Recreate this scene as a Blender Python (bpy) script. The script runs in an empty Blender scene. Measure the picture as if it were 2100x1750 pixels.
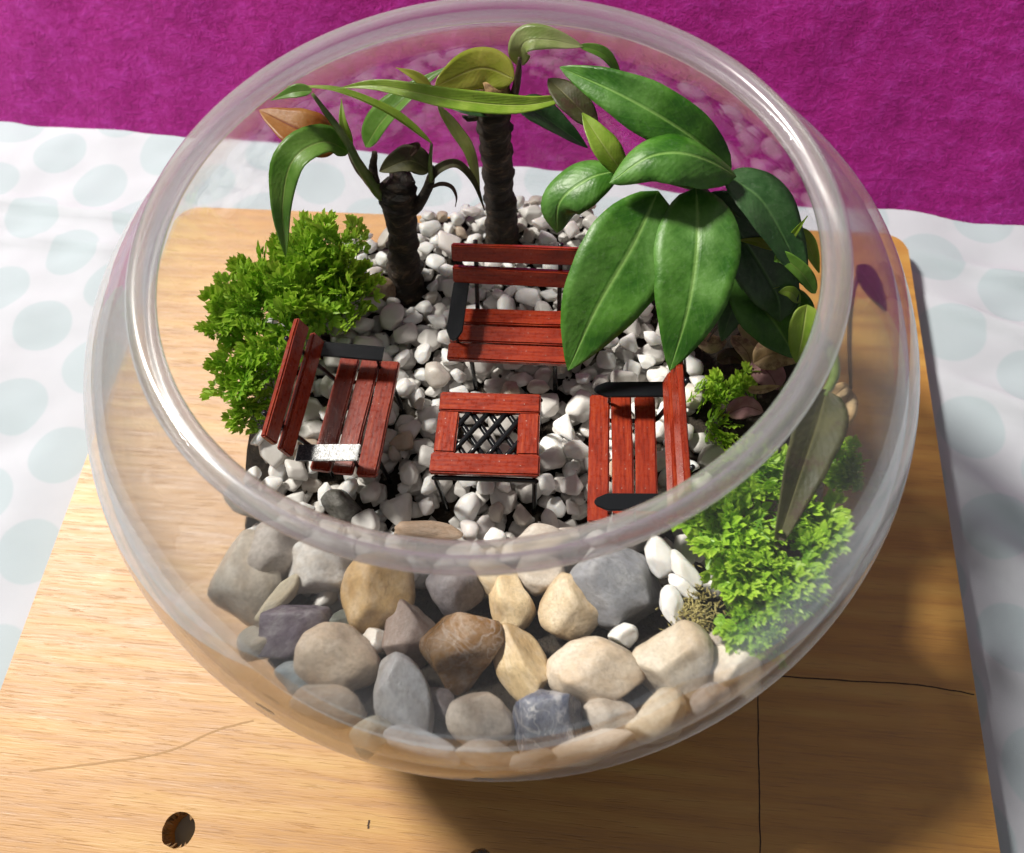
import bpy, bmesh, math, random
import numpy as np
from mathutils import Vector, Matrix, noise, Quaternion

U = 0.01                       # every length below is written in centimetres
rad = math.radians
S = bpy.context.scene
COL = S.collection

# ------------------------------------------------------------------ camera
CAM = np.array([0.373, -15.445, 33.931])
PITCH, YAW, ROLL, FPX = 1.0728, -0.0137, -0.1149, 1749.75      # FPX for a 2100 px wide frame
_F = np.array([math.sin(YAW)*math.cos(PITCH), math.cos(YAW)*math.cos(PITCH), -math.sin(PITCH)])
_R0 = np.array([math.cos(YAW), -math.sin(YAW), 0.0])
_U0 = np.cross(_R0, _F)
CR = math.cos(ROLL)*_R0 + math.sin(ROLL)*_U0
CU = -math.sin(ROLL)*_R0 + math.cos(ROLL)*_U0
cam_d = bpy.data.cameras.new('camera')
cam = bpy.data.objects.new('camera', cam_d); COL.objects.link(cam); S.camera = cam
m = Matrix.Identity(4)
for i in range(3):
    m[i][0], m[i][1], m[i][2], m[i][3] = CR[i], CU[i], -_F[i], CAM[i]*U
cam.matrix_world = m
cam_d.sensor_width = 36; cam_d.lens = 36*FPX/2100
cam_d.clip_start = 0.01; cam_d.clip_end = 50
cam_d.dof.use_dof = True; cam_d.dof.focus_distance = 0.285; cam_d.dof.aperture_fstop = 17

# ------------------------------------------------------------------ world, lamp, exposure
w = bpy.data.worlds.new('World'); S.world = w; w.use_nodes = True
bg = w.node_tree.nodes['Background']
bg.inputs[0].default_value = (1.0, 0.955, 0.935, 1); bg.inputs[1].default_value = 0.225
LDIR = Vector((-0.52, 0.39, 0.76)).normalized()
ld = bpy.data.lights.new('room_lamp', 'AREA'); ld.shape = 'DISK'; ld.size = 0.30
ld.energy = 90; ld.color = (1.0, 0.95, 0.86)
lo = bpy.data.objects.new('room_lamp', ld); COL.objects.link(lo)
lo.location = Vector((0, 0, .08)) + LDIR*2.1
lo.rotation_euler = LDIR.to_track_quat('Z', 'Y').to_euler()
S.view_settings.view_transform = 'Standard'; S.view_settings.look = 'None'
S.view_settings.exposure = 0; S.view_settings.gamma = 1
S.render.engine = 'CYCLES'
cy = S.cycles
cy.max_bounces = 8; cy.transparent_max_bounces = 20; cy.transmission_bounces = 7
cy.diffuse_bounces = 3; cy.glossy_bounces = 3
cy.use_adaptive_sampling = True; cy.adaptive_threshold = 0.03; cy.adaptive_min_samples = 16
cy.caustics_reflective = False; cy.caustics_refractive = False
cy.sample_clamp_indirect = 6
cy.use_denoising = True

# ------------------------------------------------------------------ helpers
def at(x, y, z):
    """point of the place seen at pixel (x, y) of a 2100x1750 frame that lies at height z (cm)"""
    d = _F + CR*(x-1050)/FPX - CU*(y-875)/FPX
    t = (z-CAM[2])/d[2]
    return Vector(CAM + d*t)

def new(name, verts, faces, mat=None, parent=None, smooth=True, uvs=None):
    me = bpy.data.meshes.new(name)
    me.from_pydata([(v[0]*U, v[1]*U, v[2]*U) for v in verts], [], faces)
    if uvs is not None:
        l = me.uv_layers.new(name='UVMap')
        idx = np.empty(len(me.loops), dtype=np.int32); me.loops.foreach_get('vertex_index', idx)
        l.data.foreach_set('uv', np.asarray(uvs, dtype=np.float32)[idx].ravel())
    if mat: me.materials.append(mat)
    me.polygons.foreach_set('use_smooth', [smooth]*len(me.polygons))
    me.update()
    return link(name, me, parent)

def link(name, me, parent=None):
    o = bpy.data.objects.new(name, me); COL.objects.link(o)
    if parent: o.parent = parent
    return o

def empty(name, loc=(0, 0, 0), rz=0):
    o = bpy.data.objects.new(name, None); COL.objects.link(o); o.empty_display_size = .01
    o.location = Vector(loc)*U; o.rotation_euler = (0, 0, rz)
    return o

def tag(o, label=None, cat=None, group=None, kind=None):
    if label: o['label'] = label
    if cat: o['category'] = cat
    if group: o['group'] = group
    if kind: o['kind'] = kind
    return o

def bm_obj(name, bm, mat, parent=None, smooth=False):
    me = bpy.data.meshes.new(name)
    bmesh.ops.scale(bm, vec=(U, U, U), verts=bm.verts)
    bm.to_mesh(me); bm.free(); me.materials.append(mat)
    me.polygons.foreach_set('use_smooth', [smooth]*len(me.polygons))
    return link(name, me, parent)

def fbm(p, o=3):
    return noise.fractal(Vector(p), 1.0, 2.0, o)

def smoothpath(pts, n):
    P = [Vector(p) for p in pts]
    if len(P) == 2: return [P[0].lerp(P[1], i/(n-1)) for i in range(n)]
    Q = [P[0]*2-P[1]]+P+[P[-1]*2-P[-2]]
    out = []
    for i in range(n):
        s = i/(n-1)*(len(P)-1); k = min(int(s), len(P)-2); t = s-k
        a, b, c, d = Q[k:k+4]
        out.append(0.5*((2*b)+(c-a)*t+(2*a-5*b+4*c-d)*t*t+(3*b-a-3*c+d)*t**3))
    return out

def tube(name, pts, radii, mat, parent=None, n=14, seg=10, rough=0.0, seed=0, rings=0, local=None, caps=True):
    path = smoothpath(pts, n)
    if local: path = [p-local for p in path]
    v, f = [], []
    R = list(radii)
    prev = None
    for i, p in enumerate(path):
        T = (path[min(i+1, n-1)]-path[max(i-1, 0)]).normalized()
        a = Vector((1, 0, 0)) if abs(T.x) < .8 else Vector((0, 1, 0))
        if prev is not None: a = prev
        X = (a-T*a.dot(T)).normalized(); prev = X; Y = T.cross(X)
        s = i/(n-1)*(len(R)-1); k = min(int(s), len(R)-2); r = R[k]+(R[k+1]-R[k])*(s-k)
        if rings: r *= 1+0.16*max(0, math.sin(s*rings*2.1+seed))**6
        for j in range(seg):
            an = 2*math.pi*j/seg
            q = r
            if rough: q = r*(1+rough*noise.noise(Vector((math.cos(an)*1.3, math.sin(an)*1.3, i*.55+seed*7))) + rough*.5*noise.noise(Vector((math.cos(an)*3, math.sin(an)*3, i*1.9+seed*3))))
            v.append(p+X*math.cos(an)*q+Y*math.sin(an)*q)
    for i in range(n-1):
        for j in range(seg):
            f.append((i*seg+j, i*seg+(j+1) % seg, (i+1)*seg+(j+1) % seg, (i+1)*seg+j))
    if caps:
        f.append(tuple(range(seg-1, -1, -1))); f.append(tuple((n-1)*seg+j for j in range(seg)))
    return new(name, v, f, mat, parent)

# ---- node helpers
class NT:
    def __init__(s, name):
        s.m = bpy.data.materials.new(name); s.m.use_nodes = True; s.t = s.m.node_tree
        s.p = s.t.nodes['Principled BSDF']; s.out = s.t.nodes['Material Output']
    def n(s, typ, **kw):
        x = s.t.nodes.new(typ)
        for k, v in kw.items():
            if k.startswith('i_'):
                key = k[2:]; key = int(key) if key.isdigit() else key.replace('_', ' ')
                s.put(x.inputs[key], v)
            else: setattr(x, k, v)
        return x
    def put(s, sock, v):
        if isinstance(v, bpy.types.NodeSocket): s.t.links.new(v, sock)
        elif isinstance(v, bpy.types.Node): s.t.links.new(v.outputs[0], sock)
        else: sock.default_value = (*v, 1) if isinstance(v, tuple) and len(v) == 3 and sock.type == 'RGBA' else v
    def math(s, op, a, b=0.0, c=None):
        x = s.n('ShaderNodeMath', operation=op); s.put(x.inputs[0], a); s.put(x.inputs[1], b)
        if c is not None: s.put(x.inputs[2], c)
        return x.outputs[0]
    def mix(s, f, a, b, mode='MIX'):
        x = s.n('ShaderNodeMix', data_type='RGBA', blend_type=mode)
        s.put(x.inputs[0], f); s.put(x.inputs[6], a); s.put(x.inputs[7], b); return x.outputs[2]
    def ramp(s, f, stops):
        x = s.n('ShaderNodeValToRGB'); s.put(x.inputs[0], f); e = x.color_ramp.elements
        while len(e) < len(stops): e.new(.5)
        for k, (p, c) in enumerate(stops):
            e[k].position = p; e[k].color = (*c, 1) if isinstance(c, tuple) else (c, c, c, 1)
        return x.outputs[0]
    def coord(s, which='Object', scale=None, rot=None, loc=None):
        c = s.n('ShaderNodeTexCoord').outputs[which]
        mp = s.n('ShaderNodeMapping'); s.put(mp.inputs[0], c)
        if scale is not None: mp.inputs[3].default_value = scale if isinstance(scale, tuple) else (scale,)*3
        if rot: mp.inputs[2].default_value = rot
        if loc: mp.inputs[1].default_value = loc
        return mp.outputs[0]
    def noise(s, vec, scale, detail=4, rough=.55, dist=0.0):
        return s.n('ShaderNodeTexNoise', i_Vector=vec, i_Scale=scale, i_Detail=detail, i_Roughness=rough, i_Distortion=dist).outputs[0]
    def bump(s, h, strength=.3, dist=.001, normal=None):
        x = s.n('ShaderNodeBump', i_Strength=strength, i_Distance=dist, i_Height=h)
        if normal is not None: s.put(x.inputs['Normal'], normal)
        return x.outputs[0]
    def set(s, **kw):
        for k, v in kw.items(): s.put(s.p.inputs[k.replace('_', ' ')], v)
        return s

M = {}
# -- magenta napped cloth
a = NT('magenta_cloth'); c = a.coord('Object', 100)
n1 = a.noise(c, .9, 6, .75); n2 = a.noise(c, 3.2, 4, .8); n3 = a.noise(a.coord('Object', (55, 55, 190)), 1.2, 5, .7, .6)
n4 = a.noise(c, 11, 3, .7)
f = a.math('ADD', a.math('MULTIPLY', n1, .3), a.math('ADD', a.math('MULTIPLY', n2, .32), a.math('ADD', a.math('MULTIPLY', n3, .28), a.math('MULTIPLY', n4, .2))))
a.set(Base_Color=a.ramp(f, [(.38, (.145, .005, .075)), (.54, (.27, .010, .16)), (.68, (.38, .034, .30))]), Roughness=.95,
      Sheen_Weight=.35, Sheen_Roughness=.5, Specular_IOR_Level=.1, Normal=a.bump(f, .9, .003))
a.p.inputs['Sheen Tint'].default_value = (1, .35, .9, 1)
M['magenta'] = a.m
# -- dotted sheet
a = NT('dotted_sheet'); c = a.coord('Object', 100, rot=(0, 0, rad(8)))
jit = a.n('ShaderNodeTexNoise', i_Vector=c, i_Scale=.13, i_Detail=1)
v = a.n('ShaderNodeVectorMath', operation='MULTIPLY_ADD'); a.put(v.inputs[0], jit.outputs['Color']); v.inputs[1].default_value = (1.3, 1.3, 0); a.put(v.inputs[2], c)
sx = a.n('ShaderNodeSeparateXYZ', i_0=v.outputs[0])
PX, PY = 3.25, 4.9
col = a.math('FLOOR', a.math('DIVIDE', sx.outputs[0], PX))
par = a.math('MODULO', a.math('ABSOLUTE', col), 2.0)
lx = a.math('SUBTRACT', a.math('SUBTRACT', sx.outputs[0], a.math('MULTIPLY', col, PX)), PX/2)
yy = a.math('ADD', sx.outputs[1], a.math('MULTIPLY', par, PY/2))
ly = a.math('SUBTRACT', yy, a.math('MULTIPLY', a.math('ROUND', a.math('DIVIDE', yy, PY)), PY))
dist = a.math('SQRT', a.math('ADD', a.math('MULTIPLY', lx, lx), a.math('MULTIPLY', ly, ly)))
mr = a.n('ShaderNodeMapRange', i_0=dist, i_1=1.50, i_2=1.62, i_3=1.0, i_4=0.0)
wv = a.noise(c, 26, 2, .5)
clo = a.mix(a.noise(c, .5, 3), (.47, .49, .54), (.42, .44, .49))
base = a.mix(a.math('MULTIPLY', mr.outputs[0], .5), clo, (.30, .40, .43))
a.set(Base_Color=base, Roughness=.85, Sheen_Weight=.1, Specular_IOR_Level=.2, Normal=a.bump(wv, .25, .0006))
M['sheet'] = a.m
# -- plywood
a = NT('plywood'); c = a.coord('Object', 100)
st = a.coord('Object', (14, 210, 100))
warp = a.noise(a.coord('Object', (6, 22, 30)), 1.0, 3)
wave = a.n('ShaderNodeTexWave', bands_direction='Y', i_Vector=a.coord('Object', (9, 100, 100)), i_Scale=.30, i_Distortion=16, i_Detail=4, i_Detail_Scale=.35, i_Detail_Roughness=.7)
g1 = a.noise(st, 2.6, 6, .75); g2 = a.noise(a.coord('Object', (45, 1100, 100)), 1.5, 3, .6); g3 = a.noise(a.coord('Object', (20, 70, 50)), .5, 4, .6)
pore = a.ramp(a.noise(a.coord('Object', (70, 1500, 100)), 1.0, 2, .5), [(.60, 0.0), (.70, 1.0)])
wv = a.math('MULTIPLY', wave.outputs[0], a.ramp(g3, [(.42, .04), (.68, .42)]))
f = a.math('ADD', wv, a.math('ADD', a.math('MULTIPLY', g1, .38), a.math('MULTIPLY', g2, .34)))
wood = a.ramp(f, [(.20, (.25, .092, .008)), (.42, (.395, .176, .016)), (.75, (.47, .258, .042))])
wood = a.mix(a.math('MULTIPLY', a.noise(c, .16, 4, .6), .2), wood, (.44, .27, .09))
wood = a.mix(a.math('MULTIPLY', pore, .26), wood, (.20, .085, .02))
stain = a.ramp(a.noise(a.coord('Object', 100), .33, 5, .7), [(.56, 0.0), (.70, .25)])
wood = a.mix(stain, wood, (.36, .19, .06))
a.set(Base_Color=wood, Roughness=a.ramp(g1, [(.3, .46), (.7, .66)]), Specular_IOR_Level=.8, Coat_Weight=.6, Coat_Roughness=.54,
      Normal=a.bump(a.math('SUBTRACT', a.math('ADD', f, a.math('MULTIPLY', g2, .5)), pore), .4, .00035))
M['wood'] = a.m
a = NT('raw_wood'); a.set(Base_Color=a.ramp(a.noise(a.coord('Object', (300, 300, 60)), 1.5, 4), [(.3, (.06, .03, .012)), (.7, (.42, .25, .11))]), Roughness=.9); M['rawwood'] = a.m
a = NT('pencil_mark'); a.set(Base_Color=(.05, .026, .014), Roughness=.8); M['pencil'] = a.m
a = NT('brown_scratch'); a.set(Base_Color=(.33, .18, .06), Roughness=.6); M['scratch'] = a.m
# -- glass wall: thin clear glass (Schlick reflection, slight dusty film plus painted pale haze for sheet reflections at the edges)
a = NT('clear_glass'); t = a.t; t.nodes.remove(a.p)
lw = a.n('ShaderNodeLayerWeight', i_0=.5).outputs['Facing']
fr = a.math('MULTIPLY_ADD', a.math('POWER', lw, 2.7), .62, .03)
tr = a.n('ShaderNodeBsdfTransparent', i_0=a.mix(a.math('POWER', lw, 2.5), (.985, .988, .99), (.80, .83, .85)))
gl = a.n('ShaderNodeBsdfGlossy', i_Roughness=.035); gl.inputs[0].default_value = (.95, .96, .98, 1)
df = a.n('ShaderNodeBsdfDiffuse'); df.inputs[0].default_value = (.88, .90, .95, 1)
tl = a.n('ShaderNodeBsdfTranslucent'); tl.inputs[0].default_value = (.88, .90, .95, 1)
film = a.n('ShaderNodeMixShader', i_0=.5, i_1=df.outputs[0], i_2=tl.outputs[0])
smear = a.noise(a.coord('Object', (30, 30, 60)), 1.0, 4, .6)
dust_haze = a.math('MULTIPLY_ADD', a.math('POWER', lw, 6.0), .60, a.math('MULTIPLY', smear, .018))
rf = a.n('ShaderNodeBsdfRefraction', i_IOR=1.005, i_Roughness=0.0); rf.inputs[0].default_value = (.985, .988, .99, 1)
m0 = a.n('ShaderNodeMixShader', i_0=.17, i_1=tr.outputs[0], i_2=rf.outputs[0])
m1 = a.n('ShaderNodeMixShader', i_0=dust_haze, i_1=m0.outputs[0], i_2=film.outputs[0])
m2 = a.n('ShaderNodeMixShader', i_0=fr, i_1=m1.outputs[0], i_2=gl.outputs[0])
t.links.new(m2.outputs[0], a.out.inputs[0]); M['glass'] = a.m
# -- thick lip of solid glass
a = NT('lip_glass'); a.set(Base_Color=(.97, .98, .985), Roughness=.25, IOR=1.46, Transmission_Weight=1.0)
t = a.t; df = a.n('ShaderNodeBsdfTranslucent'); df.inputs[0].default_value = (.95, .95, .98, 1)
d2 = a.n('ShaderNodeBsdfDiffuse'); d2.inputs[0].default_value = (.95, .95, .98, 1)
fl = a.n('ShaderNodeMixShader', i_0=.4, i_1=df.outputs[0], i_2=d2.outputs[0])
tp = a.n('ShaderNodeBsdfTransparent'); tp.inputs[0].default_value = (.95, .955, .96, 1)
m0 = a.n('ShaderNodeMixShader', i_0=.60, i_1=a.p.outputs[0], i_2=tp.outputs[0])
m1 = a.n('ShaderNodeMixShader', i_0=.18, i_1=m0.outputs[0], i_2=fl.outputs[0])  # white film painted in for the lip's pale refraction of the bright sheet
lw = a.n('ShaderNodeLayerWeight', i_0=.5).outputs['Facing']
gl = a.n('ShaderNodeBsdfGlossy', i_Roughness=.17); gl.inputs[0].default_value = (.97, .97, .98, 1)
m2 = a.n('ShaderNodeMixShader', i_0=a.math('MULTIPLY_ADD', a.math('POWER', lw, 3.0), .75, .03), i_1=m1.outputs[0], i_2=gl.outputs[0])
t.links.new(m2.outputs[0], a.out.inputs[0]); M['lip'] = a.m
# -- painted red slats
a = NT('red_stained_wood'); c = a.coord('Object', (90, 900, 900)); oi = a.n('ShaderNodeObjectInfo')
g = a.noise(c, 1.0, 5, .65); g2 = a.noise(a.coord('Object', 500), 1.5, 3)
colr = a.ramp(g, [(.28, (.10, .008, .003)), (.5, (.27, .026, .009)), (.75, (.42, .068, .020))])
colr = a.mix(a.ramp(a.noise(a.coord('Object', 700), 1.0, 2), [(.70, 0.0), (.76, .6)]), colr, (.55, .42, .36))
colr = a.mix(a.math('MULTIPLY', oi.outputs['Random'], .35), colr, (.20, .018, .007))
a.set(Base_Color=colr, Roughness=a.ramp(g2, [(.35, .22), (.65, .42)]), Coat_Weight=.5, Coat_Roughness=.16, Specular_IOR_Level=.3, Normal=a.bump(a.math('ADD', g, a.math('MULTIPLY', g2, .4)), .35, .00016))
M['red'] = a.m
a = NT('black_enamel'); g = a.noise(a.coord('Object', 1200), 1.0, 3)
a.set(Base_Color=(.006, .007, .009), Roughness=.22, Specular_IOR_Level=.45, Normal=a.bump(g, .3, .00006)); M['black'] = a.m
a = NT('grey_enamel'); g = a.noise(a.coord('Object', 900), 1.2, 4, .7)
a.set(Base_Color=(.03, .035, .045), Roughness=a.ramp(g, [(.4, .16), (.62, .36)]), Specular_IOR_Level=.7, Normal=a.bump(g, .9, .00013)); M['glossblack'] = a.m
# -- stone: colour comes from the object, patterns from noise
def stone_mat(name, rough, sub, patch, vein=0.0, scale=1.0, speck=.5, bd=.0006):
    a = NT(name); oi = a.n('ShaderNodeObjectInfo')
    co = a.n('ShaderNodeVectorMath', operation='ADD'); a.put(co.inputs[0], a.coord('Object', scale)); 
    r3 = a.n('ShaderNodeCombineXYZ', i_0=a.math('MULTIPLY', oi.outputs['Random'], 37.0), i_1=a.math('MULTIPLY', oi.outputs['Random'], 91.0)); a.put(co.inputs[1], r3.outputs[0])
    v = co.outputs[0]
    n1 = a.noise(v, .7, 5, .6, .6); n2 = a.noise(v, 7, 5, .75); n3 = a.noise(v, 1.6, 4, .65)
    base = oi.outputs['Color']
    cA = a.mix(a.ramp(n1, [(.38, 0.0), (.62, patch)]), base, a.mix(1.0, base, (.55, .40, .24), 'MULTIPLY'))
    cA = a.mix(a.ramp(n3, [(.45, 0.0), (.7, .45)]), cA, a.mix(.5, base, (.75, .73, .70)))
    cA = a.mix(a.ramp(n2, [(.36, speck), (.56, 0.0)]), cA, a.mix(1.0, base, (.5, .48, .46), 'MULTIPLY'))
    if vein:
        vn = a.math('ABSOLUTE', a.math('SUBTRACT', a.noise(v, .9, 3, .5, 1.2), .5))
        vm = a.math('MULTIPLY', a.ramp(vn, [(0.0, vein), (.022, 0.0)]), a.ramp(n1, [(.4, .2), (.6, 1.0)]))
        cA = a.mix(vm, cA, (.74, .72, .70))
        cA = a.mix(a.ramp(a.noise(v, 1.3, 4, .7), [(.56, 0.0), (.66, vein*.7)]), cA, (.62, .60, .60))
    a.set(Base_Color=cA, Roughness=a.ramp(n3, [(.3, rough*.8), (.7, rough*1.25)]), Specular_IOR_Level=.45, Subsurface_Weight=sub, Subsurface_Scale=.003 if sub else .0001,
          Normal=a.bump(a.math('ADD', a.math('MULTIPLY', n2, 1.0), n1), .6, bd))
    a.p.inputs['Subsurface Radius'].default_value = (1, .85, .7)
    return a.m
M['stone'] = stone_mat('river_stone', .36, .0, .5)
M['vein'] = stone_mat('veined_stone', .28, .0, .25, .75)
M['scuffed'] = stone_mat('scuffed_stone', .24, .0, .6, .30)
M['pebble'] = stone_mat('white_pebble', .30, .45, .10, speck=.08, bd=.0002)
M['gravel'] = stone_mat('white_gravel', .34, .0, .12, 0.0, 180, .08, .0002)
M['quartz'] = stone_mat('purple_quartz', .16, .0, .3, .10)
# -- soil
a = NT('dark_soil'); c = a.coord('Object', 100); n1 = a.noise(c, 3, 6, .7); n2 = a.noise(c, .6, 3)
a.set(Base_Color=a.ramp(a.math('ADD', a.math('MULTIPLY', n1, .7), a.math('MULTIPLY', n2, .3)), [(.35, (.010, .008, .006)), (.58, (.045, .032, .020)), (.75, (.14, .10, .06))]), Roughness=.9, Normal=a.bump(n1, 1.0, .004))
M['soil'] = a.m
# -- bark
a = NT('dark_bark'); c = a.coord('Object', (120, 120, 260)); n1 = a.noise(c, 1.2, 6, .7, .5); n2 = a.noise(a.coord('Object', 100), 1.1, 3)
a.set(Base_Color=a.ramp(n1, [(.38, (.007, .005, .003)), (.56, (.04, .025, .014)), (.72, (.20, .13, .075))]), Roughness=.75, Normal=a.bump(n1, .9, .003)); M['bark'] = a.m
a = NT('cut_wood'); a.set(Base_Color=a.ramp(a.noise(a.coord('Object', 300), 1.5, 4), [(.35, (.12, .06, .02)), (.65, (.45, .28, .12))]), Roughness=.8); M['cut'] = a.m
# -- leaves
def leaf_mat(name, dark, light, rib, rough=.3, trans=.3, veins=.5, blotch=None, coat=.25):
    a = NT(name); uv = a.n('ShaderNodeTexCoord').outputs['UV']; s = a.n('ShaderNodeSeparateXYZ', i_0=uv)
    u = a.math('ABSOLUTE', a.math('SUBTRACT', s.outputs[0], .5))
    c = a.coord('Object', 100); n1 = a.noise(c, .9, 4, .6); n2 = a.noise(c, 7, 3, .6)
    base = a.mix(a.ramp(n1, [(.35, 0.0), (.65, 1.0)]), dark, light)
    sv = a.math('SINE', a.math('MULTIPLY', a.math('SUBTRACT', s.outputs[1], a.math('MULTIPLY', u, .55)), 95.0))
    base = a.mix(a.math('MULTIPLY', a.ramp(sv, [(.80, 0.0), (1.0, .42)]), veins), base, light)
    base = a.mix(a.ramp(u, [(.012, .75), (.035, 0.0)]), base, rib)
    if blotch: base = a.mix(a.ramp(a.noise(c, 1.5, 5, .7), [(.52, 0.0), (.62, .85)]), base, blotch)
    base = a.mix(a.ramp(n2, [(.55, 0.0), (.80, .14)]), base, a.mix(.5, light, (.6, .62, .55)))
    base = a.mix(a.ramp(a.noise(c, .45, 5, .7), [(.45, 0.0), (.68, .09)]), base, a.mix(.55, light, (.62, .66, .60)))
    base = a.mix(a.ramp(a.noise(c, 2.6, 5, .75), [(.64, 0.0), (.72, .55)]), base, a.mix(1.0, base, (.45, .42, .3), 'MULTIPLY'))
    h = a.math('ADD', a.math('MULTIPLY', sv, .022), a.math('ADD', n1, a.math('MULTIPLY', a.ramp(u, [(.0, 0.0), (.05, 1.0)]), .5)))
    a.set(Base_Color=base, Roughness=a.ramp(n1, [(.3, rough*.75), (.7, rough*1.35)]), Specular_IOR_Level=.5, Coat_Weight=coat, Coat_Roughness=.3, Normal=a.bump(a.math('ADD', h, a.math('MULTIPLY', n2, .25)), .4, .0012))
    tl = a.n('ShaderNodeBsdfTranslucent', i_0=a.mix(.5, base, light)); ms = a.n('ShaderNodeMixShader', i_0=trans, i_1=a.p.outputs[0], i_2=tl.outputs[0])
    a.t.links.new(ms.outputs[0], a.out.inputs[0]); return a.m
M['leaf'] = leaf_mat('green_leaf', (.026, .115, .008), (.085, .25, .02), (.24, .44, .10), .40, .24, coat=.06)
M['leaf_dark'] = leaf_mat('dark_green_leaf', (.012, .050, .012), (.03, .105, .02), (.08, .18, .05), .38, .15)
M['leaf_light'] = leaf_mat('light_green_leaf', (.24, .42, .035), (.42, .58, .07), (.58, .66, .20), .36, .5, .3)
M['leaf_yellow'] = leaf_mat('yellow_green_leaf', (.40, .48, .045), (.60, .60, .10), (.65, .65, .22), .36, .5, .2)
M['leaf_pale'] = leaf_mat('pale_leaf', (.32, .44, .12), (.55, .60, .28), (.55, .6, .3), .36, .48, .3)
M['leaf_mid'] = leaf_mat('mid_green_leaf', (.10, .26, .025), (.22, .42, .06), (.34, .46, .12), .36, .45, .4)
M['leaf_orange'] = leaf_mat('orange_leaf', (.42, .13, .02), (.58, .28, .06), (.25, .03, .02), .45, .4, .4)
M['leaf_olive'] = leaf_mat('olive_leaf', (.045, .05, .012), (.10, .095, .025), (.16, .15, .05), .62, .35, .3, (.06, .03, .015), .0)
M['leaf_dry'] = leaf_mat('dry_tan_leaf', (.50, .32, .15), (.74, .57, .34), (.3, .18, .09), .7, .25, .4, (.25, .12, .08), .0)
M['leaf_purple'] = leaf_mat('dry_purple_leaf', (.30, .12, .13), (.52, .29, .29), (.15, .05, .06), .6, .2, .4, None, .0)
M['leaf_brown'] = leaf_mat('dry_brown_leaf', (.035, .014, .008), (.09, .035, .015), (.02, .01, .008), .6, .1, .3, None, .0)
M['stem'] = leaf_mat('green_stem', (.07, .13, .02), (.16, .22, .05), (.16, .22, .05), .4, .1, .0)
M['stem_red'] = leaf_mat('reddish_stem', (.05, .025, .015), (.10, .05, .035), (.1, .05, .04), .5, .05, .0)
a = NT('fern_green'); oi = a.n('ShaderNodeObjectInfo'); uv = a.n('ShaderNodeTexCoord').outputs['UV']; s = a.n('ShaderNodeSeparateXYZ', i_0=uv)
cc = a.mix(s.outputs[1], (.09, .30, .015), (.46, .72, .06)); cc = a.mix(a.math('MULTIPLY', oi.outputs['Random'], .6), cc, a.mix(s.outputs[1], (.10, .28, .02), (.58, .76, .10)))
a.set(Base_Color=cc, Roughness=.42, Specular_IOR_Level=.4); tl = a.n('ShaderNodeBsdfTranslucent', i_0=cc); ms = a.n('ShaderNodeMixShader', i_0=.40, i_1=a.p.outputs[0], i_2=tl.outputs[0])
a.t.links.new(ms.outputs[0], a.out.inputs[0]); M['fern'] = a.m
a = NT('moss_tan'); a.set(Base_Color=a.ramp(a.noise(a.coord('Object', 100), 2, 3), [(.35, (.16, .13, .03)), (.65, (.42, .36, .14))]), Roughness=.8); M['moss'] = a.m

# ================================================================== setting: sheet, cloth, board
BROT = -0.186
def board_uv(x, y):
    c, s = math.cos(-BROT), math.sin(-BROT); return c*x-s*y, s*x+c*y
WDIR = Vector((math.cos(rad(-15.4)), math.sin(rad(-15.4)), 0)); WNRM = Vector((-WDIR.y, WDIR.x, 0))
WORG = Vector((-2.5, 20.9, 0))

def sheet():
    nx, ny = 200, 130; v, f = [], []
    for j in range(ny):
        for i in range(nx):
            s = -48+96*i/(nx-1); d = 1.6-48*j/(ny-1)
            p = WORG+WDIR*s+WNRM*d
            u, vv = board_uv(p.x, p.y)
            dx = max(-20.2-u, u-18.6, 0); dy = max(vv-15.6, 0); out = min(1, math.hypot(dx, dy)/3.0)
            h = .42*fbm((p.x*.10+3, p.y*.16, 1.7), 3)+.16*fbm((p.x*.33, p.y*.5, 4.2), 2)
            rid = 0
            for (ox, oy, ang, amp, wd, ln) in ((-24, 20.5, -9, .30, .35, 14), (-21, 17.2, -12, .22, .3, 12), (24, 6.4, -24, .45, .5, 8), (23.5, 1.6, -30, .42, .45, 8), (23, 10.6, -18, .35, .4, 9), (21.5, -7, -50, .7, .8, 6), (20.8, -11.5, -35, .6, .6, 6), (22, -3.5, -38, .4, .5, 7)):
                ca, sa = math.cos(rad(ang)), math.sin(rad(ang)); ax, ay = p.x-ox, p.y-oy
                la, lb = ax*ca+ay*sa, -ax*sa+ay*ca+.5*math.sin(ax*.4)
                rid += amp*math.exp(-(lb/wd)**2-(la/ln)**4)
            z = -1.22+(h*.8+rid*1.25)*out+ .0*s
            if d > .2: z -= (d-.2)*.5
            v.append((p.x, p.y, z))
    for j in range(ny-1):
        for i in range(nx-1): f.append((j*nx+i, (j+1)*nx+i, (j+1)*nx+i+1, j*nx+i+1))
    o = new('bed_sheet', v, f, M['sheet'])
    tag(o, 'white bed sheet printed with pale mint dots spread under the board', 'bed sheet')
sheet()

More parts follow.
